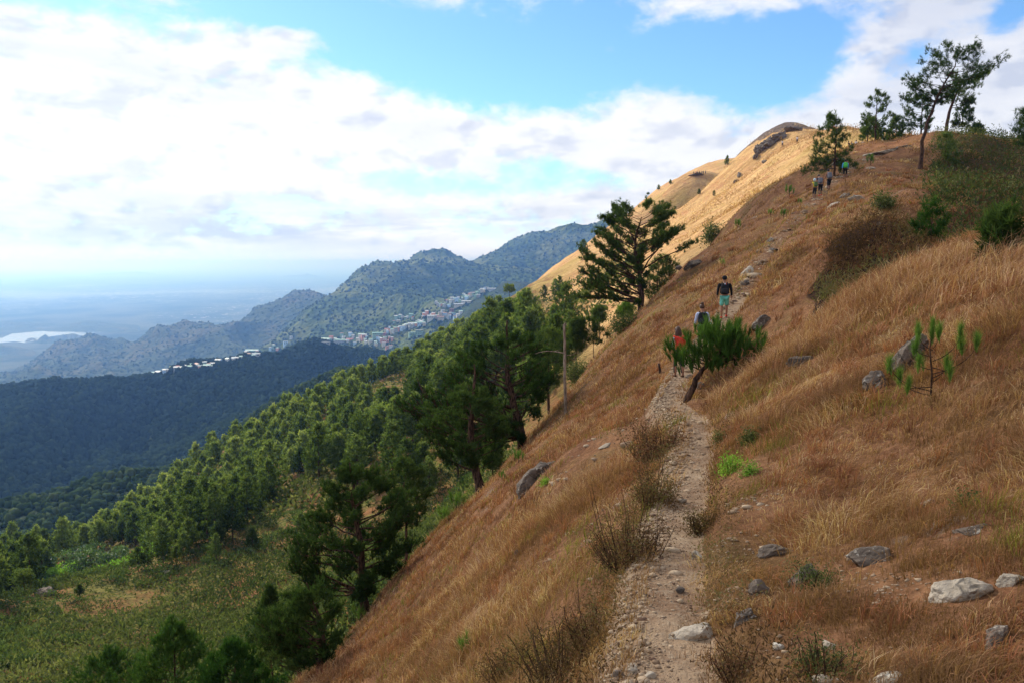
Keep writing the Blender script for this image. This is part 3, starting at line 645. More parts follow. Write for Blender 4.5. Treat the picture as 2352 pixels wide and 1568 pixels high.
# ---- pines that stand on or just behind the near slope
def env_px(rows, s, base_y, base_x):
    """outline rows (y, x left, x right) measured on the photograph -> metres (height, left, right, deep)"""
    out = []
    for (y, xl, xr) in sorted(rows, key=lambda r: -r[0]):
        l, r = (base_x-xl)*s, (xr-base_x)*s; out.append(((base_y-y)*s, l, r, max(.3, .42*(l+r))))
    return out
def S(Y): return Y/F*D2*1.0
# lone umbrella pine on the skyline of the slope
b = base_on(639, 305); s = S(b[1])
lone = pine_meshes(11, (703-450)*s, env_px([(690, 1335, 1475), (670, 1318, 1478), (640, 1318, 1482), (600, 1322, 1492), (565, 1328, 1500), (535, 1338, 1560), (510, 1350, 1555), (485, 1366, 1545), (466, 1386, 1535), (456, 1410, 1522)], s, 703, 1467), trunk=[(0, 0, 0), (-.1, 0, 2.0), (-.6, .1, 4.8), (-.35, 0, 6.0), (-.1, 0, 6.9)], leaderless=True, r0=.24, nl=80, start=.07, rise=.5, fol=.55, sub=13, tl=.25, tw=.034, tm=17, tufts=5, pad=.24, sides=10, flat_=.15, hp=.66, xb=.7,
    extra=[(2.9, 3.9, .3, 5.0), (2.5, 1.9, -.3, 5.6), (.8, -4.6, .2, .9), (.7, -4.5, .8, 2.0), (3.3, 2.6, .6, 5.9)])
plant_pine(lone, b, 'tall lone pine with wide flat layered crown on the edge of the grassy slope')
# big many-stemmed pine left of the bare pole
b = base_on(524, 446); s = S(b[1])
big = pine_meshes(12, 262*s, env_px([(1000, 965, 1215), (960, 935, 1230), (900, 930, 1262), (850, 990, 1285), (810, 1040, 1290), (780, 1095, 1260), (758, 1150, 1215)], s, 1022, 1203), trunk=[(0, 0, 0), (-.55, 0, 2.3), (-.9, .1, 4.2), (-.9, 0, 6.8)], r0=.27, nl=58, xb=.6, start=.08, rise=.42, fol=.48, sub=12, tl=.27, tw=.034, tm=18, tufts=4, pad=.34, sides=10,
    extra=[(.6, -2.4, .2, 3.6), (.9, -5.6, .3, 1.2), (1.1, -4.2, -.3, 1.9), (1.4, 1.6, .2, 3.6), (.7, -6.6, .5, 1.9)])
plant_pine(big, b, 'broad dark pine with forked trunk and low sweeping limbs, left of the bare pole')
b = base_on(475, 480, fn=near_z); s = S(b[1])
m3 = pine_meshes(13, 250*s, env_px([(1030, 985, 1130), (990, 950, 1150), (950, 935, 1160), (910, 945, 1150), (880, 985, 1120), (855, 1030, 1090)], s, 1100, 1090), trunk=[(0, 0, 0), (-.35, 0, 1.2), (-.5, 0, 2.6), (-.3, 0, 6)], r0=.22, nl=36, start=.2, rise=.4, fol=.45, sub=9, tl=.27, tw=.034, tm=18, tufts=4, pad=.36, sides=8)
plant_pine(m3, b, 'dark pine with curved bare lower trunk, just downhill of the broad forked pine')
# dark cone-shaped pine in the lower middle
b = base_on(364, 611); s = S(b[1])
m4 = pine_meshes(14, 365*s, env_px([(1350, 700, 880), (1300, 668, 925), (1240, 658, 958), (1190, 665, 968), (1140, 715, 960), (1090, 745, 915), (1060, 775, 870), (1040, 790, 820)], s, 1405, 838), trunk=[(0, 0, 0), (-.1, 0, 2), (-.35, 0, 4.5), (-.5, 0, 6.2)], r0=.19, nl=54, start=.16, rise=.38, fol=.42, sub=10, tl=.24, tw=.028, tm=22, tufts=5, pad=.36, sides=10,
    extra=[(1.1, 1.4, .1, 1.9), (1.0, -2.2, .2, .9), (1.9, 2.1, -.2, 3.0)])
plant_pine(m4, b, 'full dark green cone-shaped pine at the lower left edge of the brown slope')
o = base_Y(403, 50); H_ = z_at(458, 50)-o[2]; s = S(50)
m5 = pine_meshes(15, H_, [(H_-150*s, .9, 1.0, 1), (H_-110*s, 1.4, 1.9, 1.4), (H_-60*s, 1.3, 1.8, 1.3), (H_-20*s, .8, .9, .8), (H_, .2, .2, .2)], r0=.16, nl=36, start=.5, rise=.4, fol=.4, sub=8, tl=.27, tw=.034, tm=18, tufts=4, pad=.4)
plant_pine(m5, o, 'thin pine half hidden behind the dark cone-shaped pine, on its right')
b = base_on(316, 670); s = S(b[1])
m6 = pine_meshes(16, 215*s, env_px([(1500, 640, 760), (1460, 600, 780), (1420, 585, 790), (1380, 600, 790), (1350, 640, 775), (1330, 680, 735)], s, 1545, 722), trunk=[(0, 0, 0), (.1, 0, .35), (.2, 0, .8), (.12, 0, 1.3), (-.2, 0, 2.3)], r0=.085, nl=34, start=.12, rise=.45, fol=.45, sub=8, tl=.17, tw=.016, tm=20, tufts=4, pad=.42, sides=8, extra=[(.35, -1.3, .2, .75), (.6, -.9, .1, 1.3)])
plant_pine(m6, b, 'crooked pine with forked trunk at the bottom, below the cone-shaped pine')
o = base_Y(291, 24); H_ = z_at(600, 24)-o[2]; s = S(24)
m7 = pine_meshes(17, H_, [(H_-150*s, 1.3, .9, .8), (H_-100*s, 1.5, .5, 1.0), (H_-50*s, 1.1, .6, .8), (H_-10*s, .5, .4, .4), (H_, .2, .2, .2)], r0=.11, nl=34, start=.3, rise=.5, fol=.4, sub=8, tl=.18, tw=.017, tm=20, tufts=4, pad=.42)
plant_pine(m7, o, 'spreading pine with low crooked limbs at the bottom edge, left of the crooked pine')
for i, (px, py, Y, lb) in enumerate([(160, 622, 36, 'pointed green pine top rising in the middle of the bottom left shrubs'), (95, 648, 40, 'low wide pine top at the bottom, left of the pointed pine top'), (222, 640, 33, 'rounded pine top at the bottom, right of the pointed pine top'), (262, 585, 52, 'dark pine top showing left of the lower crown of the cone-shaped pine')]):
    o = base_Y(px, Y); H_ = z_at(py, Y)-o[2]; s = S(Y); wd = (1.25, 1.7, 1.1, .8)[i]
    mm = pine_meshes(30+i, H_, [(H_-150*s, 2.1*wd, 2.1*wd, 1.8), (H_-100*s, 1.9*wd, 1.9*wd, 1.6), (H_-50*s, 1.1*wd, 1.1*wd, 1), (H_, .2, .2, .2)], r0=.15, nl=44, start=.3, rise=.45, fol=.35, sub=8, tl=.26, tw=.022, tm=22, tufts=4, pad=.36, mats=('bark', 'pine_mid' if i < 3 else 'pine'), tsp=.5, upw=.9)
    plant_pine(mm, o, lb)
# young pine beside the path, bent to the right
b = base_on(686, 401, .03); s = S(b[1])
m9 = pine_meshes(18, 150*s, [(1.0, .50, 1.3, .5), (1.15, .58, 1.75, .65), (1.35, .45, 1.85, .7), (1.58, .15, 1.65, .55), (1.8, -.2, 1.2, .4)], trunk=[(0, 0, 0), (.12, 0, .35), (.3, 0, .7), (.5, 0, .9), (.8, 0, 1.2), (.95, 0, 1.6)], r0=.085, nl=30, start=.5, rise=.35, fol=.25, sub=5, tl=.24, tw=.013, tm=44, tufts=3, pad=.30, sides=8, mats=('bark', 'pine_mid'), tsp=.30, rough=2, upw=1.5)
plant_pine(m9, b, 'bushy young pine with bent trunk leaning over the footpath, hiding the hikers')
# pines of the upper slope
def up_pine(seed, bx, by, Yfn, rows, lb, trunk=None, r0=.16, nl=28, mats=('bark', 'pine'), sink=.15, rise=.35, fol=.4, sub=7, pad=.34, start=.3, extra=None, by_px=None, xb=1.0, flat_=.75):
    px, py = bx*D2, by*D2
    if isinstance(Yfn, (int, float)): b = base_Y(px, Yfn, sink); 
    else: b = base_on(px, py, sink, Yfn)
    s = S(b[1]); tl_ = 3.2*s*2.297*1.35; H = (by-min(r[0] for r in rows))*s
    if isinstance(Yfn, (int, float)): H = z_at(min(r[0] for r in rows)*D2, Yfn)-b[2]; by_ = min(r[0] for r in rows)+H/s
    else: by_ = by
    env = env_px(rows, s, by_, bx)
    m = pine_meshes(seed, H, env, trunk=trunk, r0=r0, nl=nl, start=start, rise=rise, fol=fol, sub=sub, tl=min(.34, max(.2, tl_)), tw=max(.022, .36*s*2.297), tm=15, tufts=4, pad=pad, mats=mats, extra=extra, xb=xb, flat_=flat_)
    plant_pine(m, b, lb); return b
up_pine(41, 1917, 405, near_z, [(395, 1885, 1935), (370, 1862, 1962), (340, 1856, 1958), (315, 1868, 1950), (290, 1882, 1930), (262, 1900, 1912)], 'upright pine with thin trunk beside the hikers in single file', r0=.12, nl=34, extra=[(.9, -2.9, -.2, .45), (1.2, 2.1, .1, .95), (1.9, -2.2, 0, 1.2)])
up_pine(42, 1995, 345, 104, [(320, 1965, 2020), (285, 1955, 2030), (255, 1952, 2042), (230, 1968, 2025), (206, 1995, 2010)], 'slim open pine on the crest, behind the single-file hikers\' pine', r0=.11, nl=26)
bl = up_pine(43, 2113, 388, near_z, [(238, 2090, 2170), (215, 2050, 2200), (188, 2078, 2235), (168, 2080, 2285), (150, 2120, 2288), (132, 2112, 2245), (110, 2118, 2245)], 'tallest wind-bent pine on the crest, its trunk leaning right', trunk=[(0, 0, 0), (.2, 0, 2.6), (.6, 0, 4.8), (1.3, 0, 6.6), (2.3, 0, 8.6), (3.4, 0, 11)], r0=.19, nl=56, xb=.5, flat_=.3, start=.5, rise=.30, fol=.45, sub=9, pad=.24)
up_pine(44, 2152, 297, 99, [(232, 2140, 2205), (205, 2135, 2225), (185, 2140, 2250), (165, 2150, 2260)], 'second leaning pine standing close behind the tallest crest pine', trunk=[(0, 0, 0), (.4, 0, 3), (1.2, 0, 5), (2.6, 0, 8)], r0=.22, nl=26, start=.3, fol=.5)
up_pine(45, 2098, 318, 103, [(300, 2065, 2120), (270, 2050, 2130), (240, 2048, 2125), (215, 2065, 2105)], 'open-crowned pine left of the tallest crest pine', r0=.12, nl=26)
up_pine(46, 2190, 300, 99, [(290, 2165, 2205), (265, 2165, 2218), (240, 2180, 2222), (226, 2195, 2212)], 'small thin pine right of the tallest crest pine', r0=.08, nl=22)
up_pine(47, 2040, 330, 112, [(325, 2010, 2070), (300, 2012, 2070), (280, 2022, 2058), (266, 2036, 2046)], 'low bushy yellow-green pine on the crest between two taller pines', r0=.1, nl=28, mats=('bark', 'pine_far'), start=.1)
up_pine(48, 1978, 325, 116, [(315, 1955, 2010), (290, 1958, 2008), (270, 1975, 1995)], 'pale green bushy pine at the foot of the slim open pine', r0=.1, nl=26, mats=('bark', 'pine_far'), start=.1)
up_pine(49, 2351, 385, 68, [(325, 2305, 2390), (290, 2300, 2395), (262, 2310, 2390), (240, 2335, 2365)], 'pine at the far right edge, cut off by the frame', r0=.13, nl=26, start=.35)
up_pine(50, 2170, 388, near_z, [(380, 2145, 2200), (350, 2142, 2212), (320, 2150, 2200), (302, 2165, 2180)], 'green pine on the shaded hillside right of the tallest pine\'s trunk', r0=.07, nl=15, mats=('bark', 'pine_far'), start=.1)
up_pine(51, 2138, 560, near_z, [(545, 2100, 2180), (515, 2092, 2185), (485, 2105, 2168), (458, 2128, 2140)], 'light green young pine behind the dark hollow', r0=.035, nl=11, mats=('bark', 'pine_mid'), start=.05, pad=.5)
up_pine(52, 2292, 570, near_z, [(560, 2268, 2325), (530, 2265, 2328), (500, 2272, 2322), (468, 2285, 2300)], 'dark young pine on the shaded hillside near the right edge', r0=.04, nl=12, start=.1, pad=.5)
up_pine(53, 2225, 320, 97, [(312, 2205, 2240), (300, 2206, 2238), (285, 2215, 2230)], 'tiny shrubby pine on the right-hand skyline', r0=.05, nl=16, start=.05)
# pines just beyond the edge of the near slope
up_pine(54, 1510, 655, 72, [(680, 1470, 1550), (650, 1468, 1560), (620, 1478, 1558), (600, 1495, 1548), (588, 1515, 1535)], 'lighter green pine tucked behind the lone umbrella pine\'s trunk', r0=.12, nl=34, mats=('bark', 'pine_far'), start=.3)
up_pine(55, 1260, 905, 66, [(880, 1225, 1290), (840, 1205, 1310), (800, 1210, 1320), (775, 1225, 1300), (755, 1245, 1275)], 'dark pine directly behind the bare pole', r0=.17, nl=34, start=.35)
up_pine(56, 1327, 838, 70, [(800, 1308, 1345), (770, 1302, 1350), (748, 1306, 1345), (732, 1318, 1335)], 'small slender pine right of the bare pole', r0=.09, nl=24, start=.4)
up_pine(57, 1378, 750, 95, [(735, 1362, 1392), (718, 1362, 1392), (703, 1370, 1384)], 'little round-topped pine on the golden slope below the lone pine', r0=.06, nl=18, start=.4, mats=('bark', 'pine_far'))
up_pine(58, 1365, 800, 70, [(785, 1345, 1392), (765, 1330, 1400), (745, 1325, 1380), (730, 1330, 1365)], 'wind-bent pine with scattered pads right of the slender pine', r0=.07, nl=16, start=.2, fol=.7)
up_pine(59, 1435, 725, 66, [(722, 1420, 1455), (710, 1420, 1458), (698, 1432, 1448)], 'bright bush-like pine below the lone pine\'s trunk', r0=.04, nl=18, start=.02, mats=('bark', 'pine_young'))
up_pine(60, 1130, 1090, 52, [(1080, 1100, 1165), (1050, 1095, 1170), (1020, 1105, 1160), (1000, 1125, 1145)], 'thin pine under the broad forked pine\'s limbs', r0=.06, nl=24, start=.25)
# young plants on the near slope
def seedling_mesh(seed, h=.5, m=26, stem=.012, branches=5, L=.16, W=.008):
    rs = np.random.default_rng(seed); st, fo = Geo(), Geo(); P, Dd = [], []
    st.tube([(0, 0, -.05), (rs.normal(0, .02), 0, h*.5), (rs.normal(0, .04), 0, h)], [stem, stem*.8, stem*.4], 5)
    for i in range(6): P.append((0, 0, h*(.62+.07*i))); Dd.append((rs.normal(0, .1), rs.normal(0, .1), 1))
    for i in range(branches):
        a = i*2.4; z = h*(.25+.5*i/branches); r = h*rs.uniform(.25, .45); e = np.array([math.cos(a)*r, math.sin(a)*r, z+r*.7])
        st.tube([(0, 0, z), (e[0]*.6, e[1]*.6, z+r*.2), e], [stem*.6, stem*.5, stem*.3], 4)
        for k in range(3): P.append(e*(1, 1, 1)+np.array([0, 0, k*L*.35])); Dd.append((math.cos(a)*.3, math.sin(a)*.3, 1))
    P, Dd = np.array(P, float), nrm(np.array(Dd, float)); needles(fo, P, Dd, L, W, m, rs, .42, rs.uniform(.3, .9, len(P)))
    return st.mesh('stem', [M['bark']], True), fo.mesh('needles', [M['pine_young']])
def put2(name, meshes, loc, label, cat, group=None, parts=('stem', 'needles'), rz=0, sc=1):
    o = empty(name, loc, label, cat, group, rz); o.scale = (sc,)*3
    for nm, me in zip(parts, meshes): mobj(nm, me, o)
    return o
for i, (x, y, hpx, lb) in enumerate([(1063, 1505, 45, 'bright green pine seedling in brown grass near the bottom centre'), (1190, 1062, 32, 'small green pine seedling above the pebbly outcrop'), (1152, 1102, 24, 'tiny pine seedling left of the pebbly outcrop'),
        (826, 1432, 45, 'bushy green seedling at the foot of the cone-shaped pine'), (1012, 1188, 42, 'green seedling at the slope edge, lower of two together'), (1040, 1158, 46, 'green seedling at the slope edge, upper of two together'),
        (1813, 452, 26, 'small bushy pine shoot on the slope below the hikers in single file'), (1695, 525, 22, 'pine shoot on the open slope left of the rubble path'), (1770, 497, 16, 'low pine shoot, left of a pair on the upper slope'), (1800, 502, 22, 'low pine shoot, right of a pair on the upper slope'),
        (2000, 380, 24, 'small shoot among the pale crest rocks'), (1660, 610, 16, 'tiny green shoot above the man in teal shorts'), (1838, 470, 14, 'tiny shoot just under the hiker in yellow')]):
    b = base_on(x*D2, y*D2, .02); s = S(b[1]); h = hpx*s*.9
    put2('pine_seedling', seedling_mesh(200+i, h, 24, max(.008, h*.03), 5 if h > .4 else 4, max(.13, h*.38), max(.006, h*.022)), b, lb, 'pine seedling')
# the sapling with long bright tufts on the right-hand bank
rs = np.random.default_rng(77); st, fo = Geo(), Geo(); b = base_on(2138*D2, 912*D2, .02); s = S(b[1])
P, Dd = [], []
st.tube([(0, 0, -.05), (0, 0, 60*s), (-8*s, 0, 120*s), (-4*s, 0, 165*s)], [.011, .009, .007, .004], 6)
for (h0, x1, h1, yy) in [(20, -95, 75, .03), (30, -60, 30, -.08), (50, 70, 120, .05), (60, 95, 130, -.05), (70, -20, 78, .1), (75, 30, 60, -.1), (90, 62, 150, .0), (100, -45, 120, -.04), (120, 20, 150, .06), (40, 45, 75, .1), (115, -30, 150, 0.05), (10, -68, 45, .05)]:
    e = np.array([x1*s, yy, h1*s]); a = np.array([0, 0, h0*s]); st.tube(bez(a, a+(e-a)*np.array([.8, 1, .25]), e, 6), [.005, .0045, .004, .0035, .003, .002], 4)
    for k in range(5): P.append(e+np.array([rs.normal(0, .01), 0, k*.022])); Dd.append((rs.normal(0, .12), rs.normal(0, .12), 1))
for k in range(9): P.append((-4*s, 0, 145*s+k*.02)); Dd.append((rs.normal(0, .1), rs.normal(0, .1), 1))
needles(fo, np.array(P, float), nrm(np.array(Dd, float)), .125, .0032, 60, rs, .42, rs.uniform(.4, 1, len(P)))
put2('pine_sapling', (st.mesh('stem', [M['rust'] if 0 else M['bark']], True), fo.mesh('needles', [M['pine_young']])), b, 'spindly pine sapling with bright green tufts on the right-hand bank', 'pine sapling')

# ---- forest in the valley beyond the slope: every tree its own object, sharing eight shapes
FP = []
for k in range(8):
    H_ = (9, 10, 8, 11, 7, 9.5, 8.5, 10.5)[k]; w_ = (.30, .26, .36, .24, .34, .3, .42, .28)[k]
    env = [(H_*.28, H_*w_*.75, H_*w_*.75, H_*w_*.75), (H_*.5, H_*w_, H_*w_, H_*w_), (H_*.78, H_*w_*.72, H_*w_*.7, H_*w_*.7), (H_, .3, .3, .3)] if k != 6 else [(H_*.6, 2.6, 2.8, 2.6), (H_*.8, 3.4, 3.2, 3.2), (H_, 1.5, 1.6, 1.5)]
    FP.append((pine_meshes(300+k, H_, env, r0=.17, nl=30, start=.22, rise=.3, fol=.25, sub=5, tl=.62, tw=.17, tm=9, tufts=3, pad=.4, sides=5, mats=('bark', 'pine_far')), H_))
def poly_in(px, py, poly):
    c = False; j = len(poly)-1
    for i in range(len(poly)):
        if (poly[i][1] > py) != (poly[j][1] > py) and px < (poly[j][0]-poly[i][0])*(py-poly[i][1])/(poly[j][1]-poly[i][1]+1e-9)+poly[i][0]: c = not c
        j = i
    return c
def project(p):
    y = p[1]*math.cos(PITCH)-p[2]*math.sin(PITCH); z = p[1]*math.sin(PITCH)+p[2]*math.cos(PITCH); return 512+F*p[0]/y, 341-F*z/y
FOREST = [(-20, 610), (-20, 570), (90, 540), (180, 488), (215, 452), (262, 436), (300, 411), (380, 374), (440, 349), (470, 335), (500, 318), (520, 318), (530, 345), (560, 345), (575, 345), (560, 372), (520, 430), (480, 470), (430, 500), (400, 500), (330, 480), (300, 478), (285, 495), (255, 520), (235, 540), (205, 552), (180, 560), (150, 560), (125, 548), (90, 552), (60, 560), (40, 585), (20, 598)]
HOLES = [(395, 396, 34, 17), (130, 560, 24, 12), (285, 500, 14, 22)]
rs = np.random.default_rng(5); pts = []; 
cand = np.stack([rs.uniform(-150, 40, 26000), rs.uniform(95, 400, 26000)], -1); cz = far_z(cand[:, 0], cand[:, 1]); nz_ = None
cell = {}
for (x, y), z in zip(cand, cz):
    px, py = project((x, y, z))
    if not poly_in(px, py, FOREST) or any(((px-a)/c)**2+((py-b_)/d)**2 < 1 for a, b_, c, d in HOLES): continue
    sp = 3.5+2.6*(y-120)/250+1.2*math.sin(x*.11)*math.cos(y*.07)
    k = (int(x//8), int(y//8)); ok = True
    for i in (-1, 0, 1):
        for j in (-1, 0, 1):
            for q in cell.get((k[0]+i, k[1]+j), []):
                if (q[0]-x)**2+(q[1]-y)**2 < sp*sp: ok = False
    if ok: cell.setdefault(k, []).append((x, y)); pts.append((x, y, z, px, py))
pts.sort(key=lambda p: p[1]+60*(p[3] < 0))
print('forest trees', len(pts))
def zone(px, py):
    if py > 520 and px < 150: return 'pine in the stand at the far left behind the ferny shoulder', 'pines at the far left behind the ferny shoulder'
    if px < 240: return 'pine in the lower forest around the pale-leaved broad tree and red soil', 'pines of the lower forest'
    if px < 360: return 'pine in the dense forest between the ferny shoulder and the blue ridge', 'pines of the middle forest'
    if py < 390: return 'pine high on the wooded slope under the far town', 'pines high on the wooded slope'
    return 'pine in the dense wood just left of the broad forked pine', 'pines left of the broad forked pine'
KEEP = 285
near_pts = pts[:KEEP]; rest = pts[KEEP:]
for i, (x, y, z, px, py) in enumerate(near_pts):
    kf = int(rs.integers(0, 6) if rs.random() > .08 else 6); (tm_, cm_), H_ = FP[kf]
    lb, gp = zone(px, py); sc = rs.choice([rs.uniform(.55, .85), rs.uniform(.85, 1.1), rs.uniform(1.1, 1.4)])*(.75 if y < 150 else 1.0)
    wd = 'flat-topped ' if kf == 6 else 'tall ' if sc > 1.1 else 'short ' if sc < .8 else 'slender ' if kf in (1, 3) else 'full-crowned '
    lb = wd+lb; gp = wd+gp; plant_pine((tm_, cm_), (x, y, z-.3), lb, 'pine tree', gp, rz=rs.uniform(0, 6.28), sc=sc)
def merged_copies(protos, items):
    """items: (proto index, x, y, z, rz, scale) -> one merged vertex/face/tint set"""
    V, Fc, T = [], [], []; n = 0
    data = []
    for me in protos:
        v = np.empty(len(me.vertices)*3, np.float32); me.vertices.foreach_get('co', v); f = np.empty(len(me.loops), np.int32); me.loops.foreach_get('vertex_index', f)
        t = np.empty(len(me.vertices), np.float32); me.attributes['tint'].data.foreach_get('value', t); data.append((v.reshape(-1, 3), f.reshape(-1, 3), t))
    for (k, x, y, z, r, s) in items:
        v, f, t = data[k]; c, s_ = math.cos(r), math.sin(r); q = np.stack([v[:, 0]*c-v[:, 1]*s_, v[:, 0]*s_+v[:, 1]*c, v[:, 2]], -1)*s+(x, y, z)
        V.append(q); Fc.append(f+n); T.append(np.clip(t+rng.uniform(-.2, .2), 0, 1)); n += len(v)
    return np.vstack(V), np.vstack(Fc), np.concatenate(T)
far_protos = [pine_meshes(340+k, 9, [(2.5, 2.2, 2.2, 2.2), (5, 2.8, 2.8, 2.8), (7, 1.9, 1.9, 1.9), (9, .3, .3, .3)], r0=.17, nl=22, start=.2, rise=.3, fol=.2, sub=4, tl=.85, tw=.28, tm=9, tufts=3, pad=.4, sides=4, mats=('bark', 'pine_far'))[1] for k in range(3)]
items = [(int(rs.integers(0, 3)), x, y, z-.4, rs.uniform(0, 6.28), rs.uniform(.65, 1.15)) for (x, y, z, px, py) in rest]
if items:
    V, Fc, T = merged_copies(far_protos, items); mobj('woodland', mesh_np('woodland', V, Fc, [M['pine_far']], attr={'tint': T}), kind='stuff')
# canopy of the lower spur and of the dark ridge
def canopy(name, fn, tx0, tx1, y0, y1, n, r, mat, seed, cut=None, power=1.0, zoff=.2):
    rs = np.random.default_rng(seed); g = (np.sqrt(5)+1)/2
    iv = nrm(np.array([(-1, g, 0), (1, g, 0), (-1, -g, 0), (1, -g, 0), (0, -1, g), (0, 1, g), (0, -1, -g), (0, 1, -g), (g, 0, -1), (g, 0, 1), (-g, 0, -1), (-g, 0, 1)], float))
    fi = np.array([(0, 11, 5), (0, 5, 1), (0, 1, 7), (0, 7, 10), (0, 10, 11), (1, 5, 9), (5, 11, 4), (11, 10, 2), (10, 7, 6), (7, 1, 8), (3, 9, 4), (3, 4, 2), (3, 2, 6), (3, 6, 8), (3, 8, 9), (4, 9, 5), (2, 4, 11), (6, 2, 10), (8, 6, 7), (9, 8, 1)])
    y = (rs.uniform(y0**power, y1**power, n))**(1/power); x = rs.uniform(tx0, tx1, n)*y
    z = fn(x, y); 
    if cut is not None: k = cut(x, y, z); x, y, z = x[k], y[k], z[k]
    n = len(x); rr = r*rs.uniform(.55, 1.35, n)
    nz = rs.uniform(.72, 1.28, (n, 12, 1))
    ca = rs.uniform(0, 6.28, n)[:, None]; vx = iv[None, :, 0]*np.cos(ca)-iv[None, :, 1]*np.sin(ca); vy = iv[None, :, 0]*np.sin(ca)+iv[None, :, 1]*np.cos(ca)
    V = np.stack([vx, vy, iv[None, :, 2]*np.ones_like(vx)*rs.uniform(.7, 1.5, n)[:, None]], -1)*nz*rr[:, None, None]+np.stack([x, y, z+rr*zoff], -1)[:, None]
    Fc = (fi[None]+(np.arange(n)*12)[:, None, None]).reshape(-1, 3)
    T = np.clip(rs.uniform(0, 1, n)[:, None]*.8+rs.uniform(-.1, .1, (n, 12)), 0, 1).reshape(-1)
    mobj(name, mesh_np(name, V.reshape(-1, 3), Fc, [mat], True, {'tint': T}), kind='stuff')
M['canopy'] = leafy('dark_canopy', rgb(.012, .022, .012), rgb(.022, .036, .018), rgb(.040, .056, .026), .08, objvar=0)
M['canopy2'] = leafy('hill_canopy', rgb(.020, .036, .014), rgb(.042, .064, .024), rgb(.08, .098, .036), .12, objvar=0)
canopy('woodland', spur_z, -.72, .08, 400, 1150, 16000, 3.2, M['canopy2'], 3, power=1.4)
canopy('woodland', ridge_z, -.70, .0, 700, 1900, 52000, 4.6, M['canopy'], 4, power=1.3)
M['canopy3'] = leafy('sunlit_hill_canopy', rgb(.040, .062, .022), rgb(.13, .17, .052), rgb(.30, .32, .11), .12, objvar=0)
canopy('woodland', mount_z, -.45, .16, 2200, 4700, 14000, 4.0, M['canopy2'], 6)
canopy('woodland', blue_z, -.70, -.12, 2500, 4700, 8000, 4.0, M['canopy2'], 8)

# ---- scattered pines on the golden slope and skyline
for i, (x, y, h, k, lb) in enumerate([(1170, 692, 40, 6, 'flat-topped pine on the skyline left of the lone pine, above the town'), (1105, 745, 36, 1, 'narrow pine on the skyline below the flat-topped one'), (1250, 690, 36, 5, 'thin pine on the golden slope, left of a close pair'), (1285, 692, 58, 3, 'tall thin pine of the pair on the golden slope'), (1275, 690, 50, 1, 'shorter thin pine of the pair on the golden slope'),
        (1340, 590, 40, 2, 'pine on the golden skyline touching the lone pine\'s crown'), (1236, 760, 60, 0, 'rounded pine at the foot of the golden slope'), (1180, 800, 66, 2, 'full pine at the foot of the golden slope, left of the rounded one'), (1272, 742, 44, 4, 'low pine tucked under the golden slope'), (1140, 775, 46, 7, 'pine at the lower end of the golden slope'),
        (1670, 384, 27, 1, 'small pine standing alone on the skyline below the rocky summit'), (1540, 424, 12, 4, 'tiny tree on the skyline above the lone pine'), (1513, 438, 14, 2, 'tiny dark bush-like tree on the skyline'), (1487, 450, 11, 6, 'tiny flat tree on the skyline at the lone pine\'s top'),
        (1606, 448, 15, 4, 'tiny bushy pine on the upper golden slope'), (1640, 452, 16, 0, 'tiny slim pine on the upper golden slope'), (1655, 605, 15, 1, 'tiny pine above the path on golden grass'), (1460, 668, 34, 5, 'small pine seen through the lone pine\'s right limbs'), (1905, 300, 40, 5, 'yellow-green pine on the summit ridge behind the upright pine'), (1700, 520, 12, 4, 'little bush-like pine in the middle of the golden slope'), (1625, 545, 14, 2, 'low bush-like pine in a green patch of the golden slope'), (1215, 690, 22, 4, 'small pine on the golden spur above the forest')]):
    p = None
    for q in range(30):
        p = hit(x*D2+.3*q, y*D2+.5*q, far_z, 60)
        if p is not None: break
    H_ = h*S(p[1]); (tm_, cm_), h0 = FP[k]
    plant_pine((tm_, cm_), p-np.array([0, 0, .15]), lb, rz=i*1.3, sc=H_/h0)

# ---- broad-leaved trees among the pines
def broad_tree(seed, H, W, n, L, mat):
    rs = np.random.default_rng(seed); tr, cr = Geo(), Geo(); tr.tube([(0, 0, -.4), (.1, 0, H*.35), (0, 0, H*.6)], [H*.03, H*.022, H*.012], 7)
    cs = [np.array([rs.normal(0, W*.38), rs.normal(0, W*.38), H*rs.uniform(.4, .85)]) for _ in range(14)]
    P = []
    for c in cs:
        tr.tube(bez(np.array([0, 0, H*.3]), c*np.array([.4, .4, .8]), c, 5), [H*.014, H*.01, H*.008, H*.006, H*.003], 5, cap=False)
        u = nrm(rs.normal(0, 1, (n, 3))+np.array([0, 0, .35])); P.append(c+u*np.array([W*.3, W*.3, H*.14])*rs.uniform(.7, 1.1, (n, 1)))
    P = np.vstack(P); t = np.clip(.15+.75*(P[:, 2]/H-.35)+rs.normal(0, .18, len(P)), 0, 1); leaves(cr, P, L, L*.55, 6, rs, None, 1.0, t, .5, L*.5)
    return tr.mesh('trunk', [M['bark']], True), cr.mesh('crown', [M[mat]])
for i, (x, y, h, w, mt, lb) in enumerate([(215, 1330, 95, .9, 'broadleaf', 'big broad-leaved tree with pale sunlit top at the forest edge, lower left'), (262, 1335, 60, .8, 'broadleaf', 'dark round broad-leaved tree right of the pale-topped one'), (170, 1330, 40, .8, 'bright', 'bright yellow-green bush-like tree left of the pale-topped broad tree'), (120, 1335, 34, 1.1, 'bright', 'low bright green thicket tree in the sunny hollow'), (430, 1285, 50, .9, 'pine_young', 'bright green rounded tree at the edge of the ferny shoulder')]):
    p = None
    for q in range(60):
        p = hit(x*D2, (y-q)*D2, far_z, 135)
        if p is not None: break
    H_ = h*S(p[1]); put2('broadleaf_tree', broad_tree(400+i, H_, H_*w, 46, .42, mt), p, lb, 'broad-leaved tree', parts=('trunk', 'crown'))
